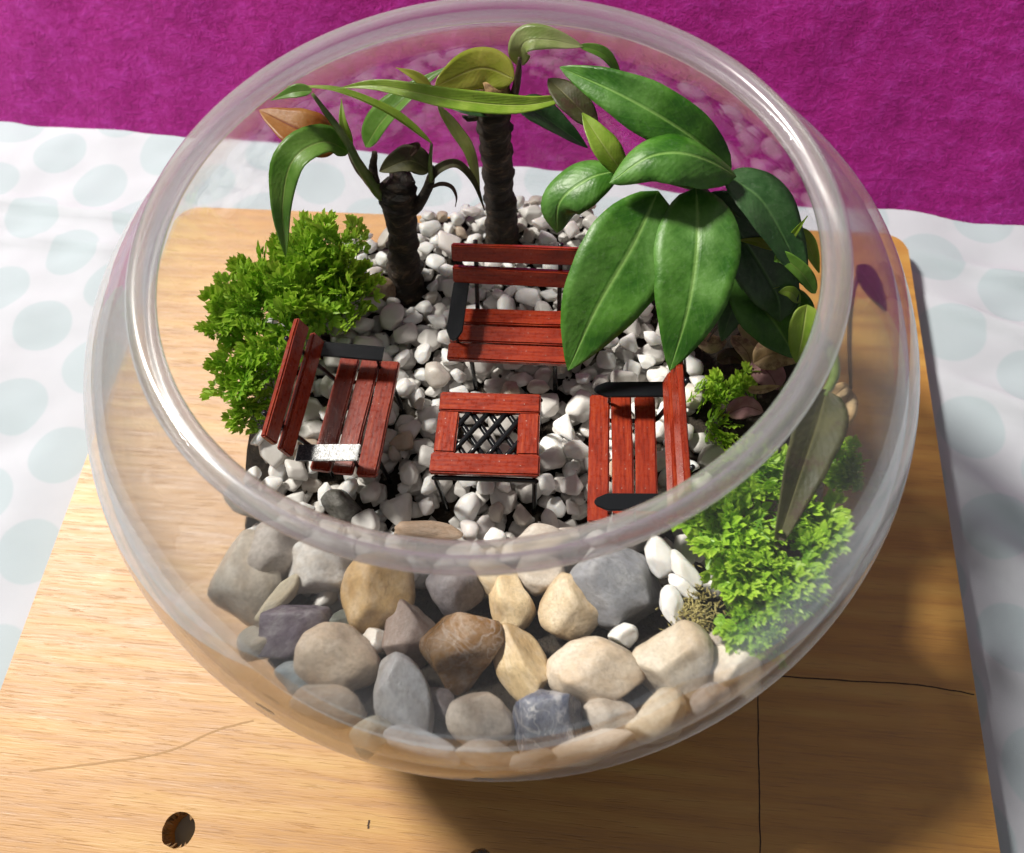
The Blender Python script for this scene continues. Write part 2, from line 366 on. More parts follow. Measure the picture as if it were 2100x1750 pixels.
def hanging():
    nx, nz = 150, 60; v, f = [], []
    for side in (0, 1):
        for j in range(nz):
            for i in range(nx):
                s = -60+120*i/(nx-1); z = -2.6+34*j/(nz-1)
                d = .55*fbm((s*.09, z*.07, 2.2), 3)+.16*fbm((s*.35, z*.5, 7.7), 3)+.8*(z+1.2)+.25*math.sin(s*.2+1)  # cloth leans back, a slope given so the lamp lights its face
                d += .15+ (0.35 if side else 0)
                p = WORG+WDIR*s+WNRM*d
                v.append((p.x, p.y, z))
    for j in range(nz-1):
        for i in range(nx-1): f.append((j*nx+i, j*nx+i+1, (j+1)*nx+i+1, (j+1)*nx+i))
    q = nx*nz
    for j in range(nz-1):
        for i in range(nx-1): f.append((q+j*nx+i, q+(j+1)*nx+i, q+(j+1)*nx+i+1, q+j*nx+i+1))
    for i in range(nx-1): f.append((i, q+i, q+i+1, i+1)); k = (nz-1)*nx; f.append((k+i, k+i+1, q+k+i+1, q+k+i))
    o = new('leaning_cloth', v, f, M['magenta'])
    tag(o, 'magenta napped cloth sloping back behind the glass bowl', 'cloth')
hanging()

def board():
    root = empty('plywood_board', (0, 0, -1.2), BROT)
    tag(root, 'golden plywood board with drilled holes under the glass bowl', 'board')
    x0, x1, y0, y1, r = -19.75, 18.14, -24.0, 15.2, 1.0
    pts = []
    for (cx, cy, a0) in ((x1-r, y1-r, 0), (x0+r, y1-r, 90), (x0+r, y0+r, 180), (x1-r, y0+r, 270)):
        for k in range(7):
            an = rad(a0+15*k); pts.append((cx+r*math.cos(an), cy+r*math.sin(an)))
    bm = bmesh.new()
    lo_ = [bm.verts.new((x, y, 0)) for x, y in pts]; hi = [bm.verts.new((x, y, 1.2)) for x, y in pts]
    bm.faces.new(lo_[::-1]); top = bm.faces.new(hi)
    for i in range(len(pts)): j = (i+1) % len(pts); bm.faces.new((lo_[i], lo_[j], hi[j], hi[i]))
    bmesh.ops.bevel(bm, geom=list(top.edges), offset=.09, segments=2, affect='EDGES')
    o = bm_obj('panel', bm, M['wood'], root)
    # drilled holes, cut for real
    holes = []
    for (px, py, r0, sd) in ((366, 1703, .62, 1), (985, 1772, .5, 2)):
        w0 = at(px, py, 0); u, vv = board_uv(w0.x, w0.y); holes.append((u, vv, r0, sd))
        bm = bmesh.new(); n = 28; A, B = [], []
        for k in range(n):
            an = 2*math.pi*k/n; q = r0*(1+.10*noise.noise(Vector((math.cos(an)*2, math.sin(an)*2, sd*5))))
            A.append(bm.verts.new((u+q*math.cos(an), vv+q*math.sin(an), -.5))); B.append(bm.verts.new((u+q*math.cos(an), vv+q*math.sin(an), 2)))
        bm.faces.new(A[::-1]); bm.faces.new(B)
        for k in range(n): l = (k+1) % n; bm.faces.new((A[k], A[l], B[l], B[k]))
        cut = bm_obj('cutter', bm, M['rawwood'], root)
        md = o.modifiers.new('hole', 'BOOLEAN'); md.object = cut; md.operation = 'DIFFERENCE'; md.solver = 'EXACT'
        bpy.context.view_layer.update()
        me = bpy.data.meshes.new_from_object(o.evaluated_get(bpy.context.evaluated_depsgraph_get()))
        o.modifiers.clear(); o.data = me; bpy.data.objects.remove(cut)
        # splintered rim
        random.seed(sd); v, f = [], []
        for k in range(26):
            an = 2*math.pi*(k+random.random()*.6)/26; w2 = .05+.06*random.random(); dep = random.uniform(.1, .32)*r0
            ca, sa = math.cos(an), math.sin(an); b = len(v); ro = r0*1.06
            for (rr, tt, zz) in ((ro, -w2, 1.17), (ro, w2, 1.17), (r0-dep, 0, .95-random.random()*.5), (ro, 0, .5)):
                v.append((u+rr*ca-tt*sa, vv+rr*sa+tt*ca, zz))
            f += [(b, b+1, b+2), (b, b+2, b+3), (b+1, b+3, b+2)]
        new('splinters', v, f, M['rawwood'], o, smooth=False)
    # pencil lines and scratch (thin raised ribbons)
    def ribbon(name, pxs, wd, mat, zz):
        pts = []
        for (px, py) in pxs:
            w0 = at(px, py, 0); pts.append(Vector((*board_uv(w0.x, w0.y), 0)))
        path = smoothpath(pts, 40); v, f = [], []
        for i, p in enumerate(path):
            T = (path[min(i+1, 39)]-path[max(i-1, 0)]).normalized(); N = Vector((-T.y, T.x, 0))
            q = p+N*.03*noise.noise(Vector((i*.35, wd*50, 0))); ww = wd*(.7+.5*abs(noise.noise(Vector((i*.4, 3, 0)))))
            v += [(*(q+N*ww)[:2], 1.2+zz), (*(q-N*ww)[:2], 1.2+zz)]
        for i in range(39): f.append((2*i, 2*i+1, 2*i+3, 2*i+2))
        new(name, v, f, mat, o)
    ribbon('pencil_line', [(1554, 1380), (1556, 1560), (1560, 1760)], .034, M['pencil'], .004)
    ribbon('pencil_line', [(1560, 1384), (1720, 1395), (1880, 1405), (1998, 1424)], .036, M['pencil'], .006)
    ribbon('scratch', [(60, 1582), (170, 1570), (330, 1545), (440, 1500), (520, 1478)], .05, M['scratch'], .004)
    ribbon('nick', [(757, 1682), (755, 1700)], .05, M['pencil'], .004)
board()

# ================================================================== bowl
RO, HC, RZ, TH = 12.90, 10.03, 10.0, .28
ZL, RL, AL = 16.5, 9.12, .38          # lip: height, radius, half thickness
def lathe(name, prof, mat, parent=None, seg=128, closed=True):
    v, f = [], []; n = len(prof)
    for (r, z) in prof:
        for j in range(seg): an = 2*math.pi*j/seg; v.append((r*math.cos(an), r*math.sin(an), z))
    for i in range(n if closed else n-1):
        k = (i+1) % n
        for j in range(seg): l = (j+1) % seg; f.append((i*seg+j, i*seg+l, k*seg+l, k*seg+j))
    return new(name, v, f, mat, parent)
def wall_r(z, inset=0.0):
    q = (z-HC)/(RZ-inset); return (RO-inset)*math.sqrt(max(0, 1-q*q))
def bowl():
    root = empty('glass_bowl', (0, 0, 0)); tag(root, 'clear round glass bowl with a thick rolled rim holding a miniature garden', 'bowl')
    outp = [(0.01, .02), (4.6, .02)]; inn = []
    z = .55
    n = 60
    a0 = math.asin((0.70-HC)/RZ); a1 = math.asin((ZL-.15-HC)/RZ)
    for k in range(n+1):
        a = a0+(a1-a0)*k/n
        blend = max(0, (k/n-.86)/.14); r = RO*math.cos(a); r = r*(1-blend**2)+ (RL+.22)*blend**2
        outp.append((r, HC+RZ*math.sin(a)))
        ri = (RO-TH)*math.cos(a); ri = ri*(1-blend**2)+(RL-.12)*blend**2
        inn.append((ri, HC+(RZ-TH)*math.sin(a) if k < n*.8 else HC+(RZ-TH*(1-(k/n-.8)/.2))*math.sin(a)))
    prof = outp+inn[::-1]+[(0.01, inn[0][1])]
    lathe('wall', prof, M['glass'], root, closed=False)
    lip = []
    for k in range(28):
        an = 2*math.pi*k/28; lip.append((RL+AL*math.cos(an), ZL+AL*1.08*math.sin(an)))
    lathe('rim', lip, M['lip'], root, 160)
bowl()

# ================================================================== soil
def ground_h(x, y):
    h = 5.35
    t = min(1, max(0, (-4.8-y)/6.0)); h += 2.0*t*t*(3-2*t)
    t = min(1, max(0, (x-6.0)/5)); h += 1.0*t
    t = min(1, max(0, (-x-8.9)/2.6)); h -= 2.2*t*t
    return h+.18*fbm((x*.4, y*.4, 3), 3)
def soil():
    nr, na = 40, 96; v, f = [(0, 0, ground_h(0, 0))], []
    for i in range(1, nr+1):
        for j in range(na):
            an = 2*math.pi*j/na; r = 11.9*i/nr; x, y = r*math.cos(an), r*math.sin(an)
            z = ground_h(x, y)+.12*fbm((x*2, y*2, 9), 3); lim = wall_r(z, .42); 
            if r > lim: x, y = x*lim/r, y*lim/r
            v.append((x, y, z))
    for j in range(na): f.append((0, 1+j, 1+(j+1) % na))
    for i in range(nr-1):
        for j in range(na): a_, b_ = 1+i*na+j, 1+i*na+(j+1) % na; f.append((a_, a_+na, b_+na, b_))
    last = 1+(nr-1)*na; prev = last
    zt = [v[last+j][2] for j in range(na)]
    for k in range(1, 15):
        base = len(v)
        for j in range(na):
            an = 2*math.pi*j/na; z = zt[j]+(.75-zt[j])*k/14; r = min(wall_r(z, .42), 11.9); v.append((r*math.cos(an), r*math.sin(an), z))
        for j in range(na): l = (j+1) % na; f.append((prev+j, base+j, base+l, prev+l))
        prev = base
    f.append(tuple(prev+j for j in range(na)))
    tag(new('soil', v, f, M['soil']), kind='structure')
soil()

# ================================================================== stones
def rock_mesh(name, seed, mat, sub=3, cuts=7, soft=.10, lump=.12):
    rnd = random.Random(seed)
    bm = bmesh.new(); bmesh.ops.create_icosphere(bm, subdivisions=sub, radius=1)
    planes = []
    for _ in range(cuts):
        d = Vector((rnd.gauss(0, 1), rnd.gauss(0, 1), rnd.gauss(0, 1))).normalized(); planes.append((d, rnd.uniform(.52, .86)))
    off = Vector((seed*3.1, seed*1.7, seed*.9))
    for v in bm.verts:
        p = v.co.copy()
        for d, h in planes:
            e = p.dot(d)-h
            if e > 0: p -= d*(e-soft*(1-math.exp(-e/soft)))
        p *= 1+lump*noise.noise(p*1.3+off)+lump*.35*noise.noise(p*3.1+off)
        v.co = p
    # normalise to a unit box
    xs = [[v.co[k] for v in bm.verts] for k in range(3)]
    for v in bm.verts:
        for k in range(3): lo_, hi = min(xs[k]), max(xs[k]); v.co[k] = (v.co[k]-(lo_+hi)/2)/((hi-lo_)/2)
    me = bpy.data.meshes.new(name); bm.to_mesh(me); bm.free(); me.materials.append(mat)
    me.polygons.foreach_set('use_smooth', [True]*len(me.polygons)); return me

def fit_inside(p, r):
    """push a point inwards until it is r clear of the glass"""
    lim = wall_r(p.z, TH+.03+r); q = math.hypot(p.x, p.y)
    if q > lim: p = Vector((p.x*lim/q, p.y*lim/q, p.z))
    return p

VIEW = Vector((CAM[0], CAM[1], CAM[2]))
def stone(px, py, z, hw, hh, ang, colr, label, mat='stone', seed=0, cuts=7, soft=.12, depth=.75, lump=.12, name='river_stone', cat='stone', group='river stones along the front of the bowl', sub=4):
    p = at(px, py, z); dist = (VIEW-p).length; k = dist/FPX*math.sqrt(1+((px-1050)/FPX)**2+((py-875)/FPX)**2)**0
    a_, b_ = hw*k, hh*k
    p = fit_inside(p, min(a_, b_)*.62)
    o = link(name, rock_mesh(name, seed, M[mat], sub, cuts, soft, lump))
    # long axes face the camera roughly, tilt with the heap
    nrm = (VIEW-p).normalized(); nrm = (nrm+Vector((0, 0, .15))).normalized()
    X = Vector(CR); X = (X-nrm*X.dot(nrm)).normalized(); Y = nrm.cross(X)
    q = Matrix((X, Y, nrm)).transposed()@Matrix.Rotation(rad(-ang), 3, 'Z')
    mt = q.to_4x4(); mt.translation = p*U
    sc = Matrix.Diagonal((a_*U, b_*U, min(a_, b_)*depth*U, 1))
    o.matrix_world = mt@sc
    k_ = 1.10 if colr[0] > .45 else 1.0
    o.color = (*[min(.86, c_*k_+.01) for c_ in colr], 1); tag(o, label, cat, group)
    return p, max(a_, b_)

TAN = (.50, .38, .25); CREAM = (.62, .52, .38); BEI = (.55, .46, .36); GREY = (.30, .29, .30); WHT = (.72, .71, .69)
STONES = [
 (500, 1195, 6.7, 70, 100, -15, (.60, .54, .46), 'large oval grey beige stone at the left end of the river stones', 'stone', 11, 4, .2),
 (572, 1135, 6.9, 58, 62, 0, (.50, .45, .41), 'dull brown grey stone behind the large oval stone at left', 'stone', 12, 4, .2),
 (656, 1160, 7.0, 64, 56, 0, (.78, .79, .79), 'milky white quartz stone just under the rim at left', 'stone', 13, 8, .08),
 (775, 1220, 7.2, 74, 86, 0, (.56, .38, .18), 'round ochre stone with an orange lower edge', 'stone', 14, 4, .2),
 (932, 1212, 7.1, 62, 54, 20, (.27, .25, .28), 'smooth slate grey stone below the rim in the middle', 'stone', 15, 5, .2),
 (1012, 1188, 7.1, 58, 36, 20, (.62, .50, .33), 'flat cream stone tucked under the rim beside the slate grey one', 'stone', 16, 5, .15),
 (1045, 1238, 7.2, 44, 58, -25, (.68, .53, .32), 'golden cream elongated stone with a bright face', 'stone', 17, 6, .1),
 (1108, 1180, 7.1, 52, 42, 0, (.58, .52, .45), 'pale rounded stone half hidden by the rim in the middle', 'stone', 18, 4, .2),
 (1172, 1247, 7.3, 62, 66, 35, (.60, .48, .32), 'cream stone with a broken purple brown corner', 'stone', 19, 6, .12),
 (1266, 1207, 7.4, 100, 84, 20, (.25, .26, .29), 'large blue grey stone under the rim at right', 'stone', 20, 8, .12),
 (602, 1292, 7.1, 78, 56, -20, (.16, .13, .17), 'dark purple translucent stone with sharp glossy facets', 'quartz', 21, 12, .03),
 (695, 1355, 7.6, 86, 70, 15, (.60, .49, .38), 'large smooth peach beige oval stone', 'stone', 22, 3, .25),
 (840, 1303, 7.3, 52, 70, 10, (.33, .25, .22), 'grey stone with a reddish lower end beside the caramel one', 'stone', 23, 7, .1),
 (955, 1338, 7.6, 84, 82, -20, (.30, .165, .06), 'caramel brown angular stone with pale scratches', 'scuffed', 24, 9, .06),
 (1068, 1362, 7.6, 52, 88, -28, (.58, .44, .25), 'tan wedge shaped stone with a raised ridge', 'stone', 25, 9, .06),
 (1220, 1380, 7.8, 97, 70, 8, (.60, .51, .40), 'large cream oval stone with fine cracks', 'stone', 26, 4, .2),
 (1380, 1365, 7.9, 82, 86, 0, (.55, .48, .38), 'largest blocky beige stone at the right of the heap', 'stone', 27, 7, .15),
 (1278, 1302, 7.7, 30, 24, 10, (.72, .71, .69), 'small white chip between the two largest beige stones', 'pebble', 28, 8, .08),
 (1515, 1385, 8.2, 58, 58, 0, (.62, .54, .44), 'cream triangular stone at the right end against the moss', 'stone', 29, 7, .1),
 (826, 1438, 7.9, 58, 92, -28, (.42, .43, .46), 'pale blue grey slab stone with a long ridge', 'stone', 30, 9, .07),
 (989, 1478, 8.2, 72, 54, 10, (.58, .50, .42), 'pale beige rounded stone in the lowest row', 'stone', 31, 5, .2),
 (1126, 1492, 8.3, 70, 74, -10, (.13, .15, .22), 'dark blue stone with white veins in the lowest row', 'vein', 32, 9, .07),
 (1352, 1478, 8.4, 66, 46, -25, (.58, .50, .38), 'cream stone leaning below the largest blocky beige one', 'stone', 33, 6, .12),
 (1205, 1540, 8.8, 96, 28, -18, (.60, .53, .46), 'long pale stone lying against the front glass', 'stone', 34, 5, .15),
 (1250, 1462, 8.0, 52, 40, 0, (.50, .43, .36), 'shadowed beige stone below the large cracked oval one', 'stone', 35, 5, .15),
 (676, 1447, 8.1, 74, 40, 12, (.55, .47, .39), 'pinkish beige lumpy stone near the lower left glass', 'stone', 36, 5, .15),
 (612, 1392, 7.7, 48, 36, 10, (.36, .42, .45), 'blue green grey stone against the left glass', 'stone', 37, 5, .15),
 (1000, 1548, 8.8, 62, 30, 0, (.56, .51, .47), 'pale low stone beneath the beige rounded one at the front glass', 'stone', 38, 5, .15),
 (868, 1528, 8.7, 80, 28, 18, (.46, .47, .50), 'thin grey slab pressed against the front glass', 'stone', 39, 6, .1),
 (720, 1280, 6.9, 42, 30, 20, (.14, .17, .15), 'small dark green stone in the gap beside the ochre one', 'stone', 40, 6, .1),
 (572, 1230, 7.3, 20, 58, 40, (.62, .56, .42), 'thin bone coloured stone leaning over the dark gap', 'stone', 41, 5, .15),
 (768, 1315, 7.4, 26, 26, 0, (.70, .64, .58), 'small white pebble wedged under the ochre stone', 'pebble', 42, 6, .1),
 (765, 1508, 8.4, 40, 34, -30, (.56, .54, .46), 'small pale green stone low against the left front glass', 'stone', 43, 5, .15),
 (900, 1440, 7.5, 40, 30, 40, (.25, .22, .24), 'dark mauve stone deep between the slab and the caramel stone', 'stone', 44, 6, .12),
 (530, 1320, 7.2, 40, 34, 0, (.58, .53, .44), 'pale yellowish stone beneath the purple quartz at the left', 'stone', 45, 5, .15),
 (1470, 1455, 8.4, 44, 26, -30, (.30, .27, .26), 'dark thin stone at the right front edge', 'stone', 46, 6, .12),
 (1090, 1560, 9.0, 44, 20, -10, (.52, .50, .48), 'small grey stone under the dark blue one', 'stone', 47, 5, .15),
 (520, 1035, 6.4, 60, 30, 30, (.50, .47, .43), 'flat grey stone seen through the left glass under the rim', 'stone', 48, 5, .15),
 (880, 1090, 7.0, 70, 22, 4, (.62, .46, .34), 'flat peach coloured stone at the edge of the white gravel', 'stone', 49, 4, .2),
 (1110, 1110, 6.9, 60, 36, 0, (.50, .46, .42), 'grey beige stone behind the rim below the table', 'stone', 50, 5, .15),
 (1310, 1105, 7.1, 44, 26, -15, (.32, .29, .29), 'dark grey stone behind the rim at right', 'stone', 51, 5, .15),
 (700, 1040, 6.5, 44, 34, 15, (.10, .10, .09), 'dark mottled stone in front of the left bench', 'stone', 52, 6, .12),
 (778, 592, 6.3, 36, 26, 20, (.30, .20, .12), 'brown stone at the foot of the left trunk', 'stone', 53, 5, .15),
 (1352, 1142, 7.9, 30, 46, -28, (.74, .73, .72), 'white long pebble leaning on the blue grey stone', 'pebble', 54, 5, .15),
 (1402, 1168, 8.0, 20, 46, -35, (.72, .70, .68), 'white narrow pebble beside the fern edge', 'pebble', 55, 5, .15),
 (1400, 1205, 8.0, 36, 15, 35, (.72, .70, .68), 'white flat chip below the narrow pebble', 'pebble', 56, 6, .15),
 (1378, 1243, 8.0, 24, 42, -10, (.74, .73, .72), 'white shard standing right of the blue grey stone', 'pebble', 57, 7, .1),
 (1478, 1312, 8.2, 26, 22, 0, (.50, .44, .40), 'small brown grey stone in front of the tan moss', 'stone', 58, 6, .1),
]
stone_foot = []
for s_ in STONES:
    stone_foot.append(stone(*s_[:8], mat=s_[8], seed=s_[9], cuts=s_[10]+4, soft=s_[11]*.55))

# ================================================================== furniture
def box(bm, c, h, rot=None, bevel=.03):
    g = bmesh.ops.create_cube(bm, size=2)
    for v in g['verts']:
        p = Vector((v.co.x*h[0], v.co.y*h[1], v.co.z*h[2]))
        if rot: p = rot@p
        v.co = p+Vector(c)
    if bevel:
        ed = {e for v in g['verts'] for e in v.link_edges}
        bmesh.ops.bevel(bm, geom=list(ed), offset=bevel, segments=2, affect='EDGES')
def plank(parent, name, c, h, rot=None, mat='red', seed=0, bevel=.05):
    bm = bmesh.new(); box(bm, (0, 0, 0), h, None, 0)
    bmesh.ops.bevel(bm, geom=list(bm.edges), offset=bevel, segments=2, affect='EDGES')
    rnd = random.Random(seed)
    bmesh.ops.subdivide_edges(bm, edges=[e for e in bm.edges if e.calc_length() > h[0]], cuts=7)
    for v in bm.verts: v.co += Vector((0, .014*noise.noise(Vector((v.co.x*1.1, seed*3.7, v.co.z*2))), .012*noise.noise(Vector((v.co.x*.9, v.co.y*2, seed*5.1)))))
    o = bm_obj(name, bm, M[mat], parent); o.location = Vector(c)*U
    if rot: o.rotation_euler = rot
    return o
def wire(parent, name, pts, r, mat='black', n=26):
    return tube(name, [Vector(p) for p in pts], [r, r], M[mat], parent, n=n, seg=8)
LEAN = rad(21)
def bench(loc, rz, label, L=4.6, LEAN=rad(21), seat=1.9, tip=True, armmat='black', tilt=(0, .03)):
    root = empty('garden_bench', loc, rz); tag(root, label, 'bench', 'miniature garden benches round the table')
    sy = (-.80, -.02, .76)
    for k, y in enumerate(sy):
        plank(root, 'seat_slat', (0, y, seat+.02*k), (L/2-.04*(k == 2), .350, .13), (rad(random.uniform(-3.5, 3.5)), rad(random.uniform(-.7, .7)), rad(random.uniform(-1.3, 1.3))), seed=k+int(abs(loc[0])*10))
    for k, s in enumerate((1.4, 2.28)):
        plank(root, 'back_slat', (0, 1.15+s*math.sin(LEAN), seat+s*math.cos(LEAN)), (L/2, .325, .12), (math.pi/2-LEAN, 0, rad((k-.5)*.8)), seed=k+9+int(abs(loc[0])*10))
    for sx in (-1, 1):
        x = sx*(L/2-.85)
        # leg wire: front foot, under seat, up the backrest, and rear leg
        wire(root, 'leg', [(x, -1.05, -.35), (x, -.98, seat*.6), (x, -.9, seat-.2), (x, -.4, seat-.2), (x, .7, seat-.2), (x, 1.1, seat-.15), (x, 1.25+.5*math.sin(LEAN), seat+.5), (x, 1.32+2.6*math.sin(LEAN), seat+2.62*math.cos(LEAN))], .085)
        wire(root, 'leg', [(x, .75, seat-.2), (x, 1.0, seat*.5), (x, 1.15, -.35)], .085)
        # arm strip
        ax = sx*(L/2-.32); bm = bmesh.new(); w2, th = .29, .05
        z = seat+1.02; yb, yf = 1.5, -1.0
        if sx > 0: tilt = (0, .03)
        if tip: out = [(-w2, yb), (-w2, yf+.42), (-w2*.45, yf+.08), (0, yf), (w2*.45, yf+.08), (w2, yf+.42), (w2, yb)]
        else: out = [(-w2, yb), (-w2, yf+.25), (w2, yf+.25), (w2, yb)]
        T = [bm.verts.new((ax+x_, y_, z+th+tilt[1]*y_+tilt[0]*x_)) for x_, y_ in out]; B = [bm.verts.new((ax+x_, y_, z-th+tilt[1]*y_+tilt[0]*x_)) for x_, y_ in out]
        bm.faces.new(T[::-1]); bm.faces.new(B)
        for i in range(len(out)): j = (i+1) % len(out); bm.faces.new((T[i], T[j], B[j], B[i]))
        bmesh.ops.recalc_face_normals(bm, faces=bm.faces)
        bmesh.ops.bevel(bm, geom=list(bm.edges), offset=.02, segments=2, affect='EDGES')
        ar = bm_obj('armrest', bm, M[armmat if tip or sx < 0 else 'black'], root)
        wire(ar, 'arm_support', [(ax, -.45, seat-.15), (ax, -.45, seat+.5), (ax, -.45, z-.03)], .06)
    wire(root, 'cross_bar', [(-(L/2-.85), 1.05, seat-.2), (0, 1.05, seat-.2), (L/2-.85, 1.05, seat-.2)], .07)
    return root
random.seed(5)
GZ = 6.15
bench((.62, 2.35, GZ), rad(-10.5), 'miniature red slatted bench behind the table, half covered by broad leaves', L=4.75, LEAN=rad(25))
bench((3.78, -3.0, GZ), rad(-97.5), 'miniature red slatted bench right of the table with pointed black arms', L=4.75, LEAN=rad(13))
bench((-5.2, -.30, GZ), rad(78), 'miniature red slatted bench at left beneath the fern with shiny square arms', L=4.6, tip=False, armmat='glossblack', tilt=(.07, -.20))

def table():
    c = (at(905, 808, 8.7)+at(1115, 812, 8.7)+at(1100, 980, 8.7)+at(880, 968, 8.7))/4
    root = empty('garden_table', (c.x, c.y, GZ), rad(-8.6)); tag(root, 'miniature red framed table with a black lattice top between the benches', 'table')
    h = 2.55; W2, D2, b = 1.78, 1.52, .42
    plank(root, 'top_rail', (0, D2-.36, h), (W2-.05, .37, .13), seed=31); plank(root, 'top_rail', (0, -D2+.36, h), (W2+.03, .37, .13), seed=32)
    for sx in (-1, 1): plank(root, 'top_rail', (sx*(W2-.40), 0, h-.012), (D2-.74, .36, .12), (0, 0, math.pi/2+rad(sx*.8)), seed=33+sx)
    x0, y0 = 1.02, .80
    k = 0
    for s in (-1, 1):
        for c0 in (-1.25, -.62, 0.0, .62, 1.25):
            # line: direction (cos58, s*sin58) through (c0, 0), clipped to the opening
            dx, dy = math.cos(rad(55)), s*math.sin(rad(55)); t0, t1 = -9, 9
            for (p, d, lim) in ((c0, dx, x0+.06), (0, dy, y0+.06)):
                a_, b_ = (-lim-p)/d, (lim-p)/d; t0, t1 = max(t0, min(a_, b_)), min(t1, max(a_, b_))
            if t1-t0 < .4: continue
            z = h-.10+(.06 if s > 0 else -.06)
            wire(root, 'lattice_bar', [(c0+dx*t0, dy*t0, z), (c0+dx*(t0+t1)/2, dy*(t0+t1)/2, z), (c0+dx*t1, dy*t1, z)], .10, n=6)
    for sy in (-1, 1):
        y = sy*(D2+.02); wx = W2-.14
        wire(root, 'leg_frame', [(-wx+.08, y*1.02, -.4), (-wx+.02, y, h*.5), (-wx, y, h-.42), (-wx+.08, y, h-.30), (0, y, h-.28), (wx-.08, y, h-.30), (wx, y, h-.42), (wx-.02, y, h*.5), (wx-.08, y*1.02, -.4)], .09, n=60)
    for sx in (-1, 1): wire(root, 'side_bar', [(sx*(W2-.15), -D2+.1, h-.32), (sx*(W2-.12), 0, h-.32), (sx*(W2-.15), D2-.1, h-.32)], .07, n=8)
table()

# ================================================================== white gravel (dropped piece by piece on a height map)
GX0, GN, GS = -12.0, 240, .1
HM = np.zeros((GN, GN)); 
for i in range(GN):
    for j in range(GN):
        HM[i, j] = ground_h(GX0+i*GS, GX0+j*GS)-.1
blocked = np.zeros((GN, GN), bool)
def block(x, y, r):
    i0, j0 = (x-GX0)/GS, (y-GX0)/GS; rr = r/GS
    I, J = np.ogrid[:GN, :GN]; blocked[(I-i0)**2+(J-j0)**2 < rr*rr] = True
for p, r in stone_foot: block(p.x, p.y, r*.55)
PEB = [rock_mesh('white_pebble', 100+k, M['pebble'], 3, 15, .03, .08) for k in range(12)]
bpy.context.view_layer.update()
for o in list(COL.objects):                 # feet of the furniture stay clear of pebbles
    if o.name.startswith('leg') and o.type == 'MESH':
        for v in o.data.vertices:
            w0 = o.matrix_world@v.co
            if w0.z < .0672: block(w0.x/U, w0.y/U, .18)
for (q, r) in ((at(832, 595, 5.8), .75), (at(1032, 505, 5.8), .7)): block(q.x, q.y, r)
def in_gravel(x, y):
    if math.hypot(x, y) > 11.0: return 0
    d = 1.0
    if y < -5.8-.04*x*x*.3: d = 0
    if x < -6.6 and y > .5: d = .10
    if x < -9.4: d = .0
    if x > 6.0 and y < 6: d = .12 if x < 7.3 else .0
    if x > 7.5: d = min(d, .1)
    if y > 5 and x > 4.5: d = min(d, .45)
    return d
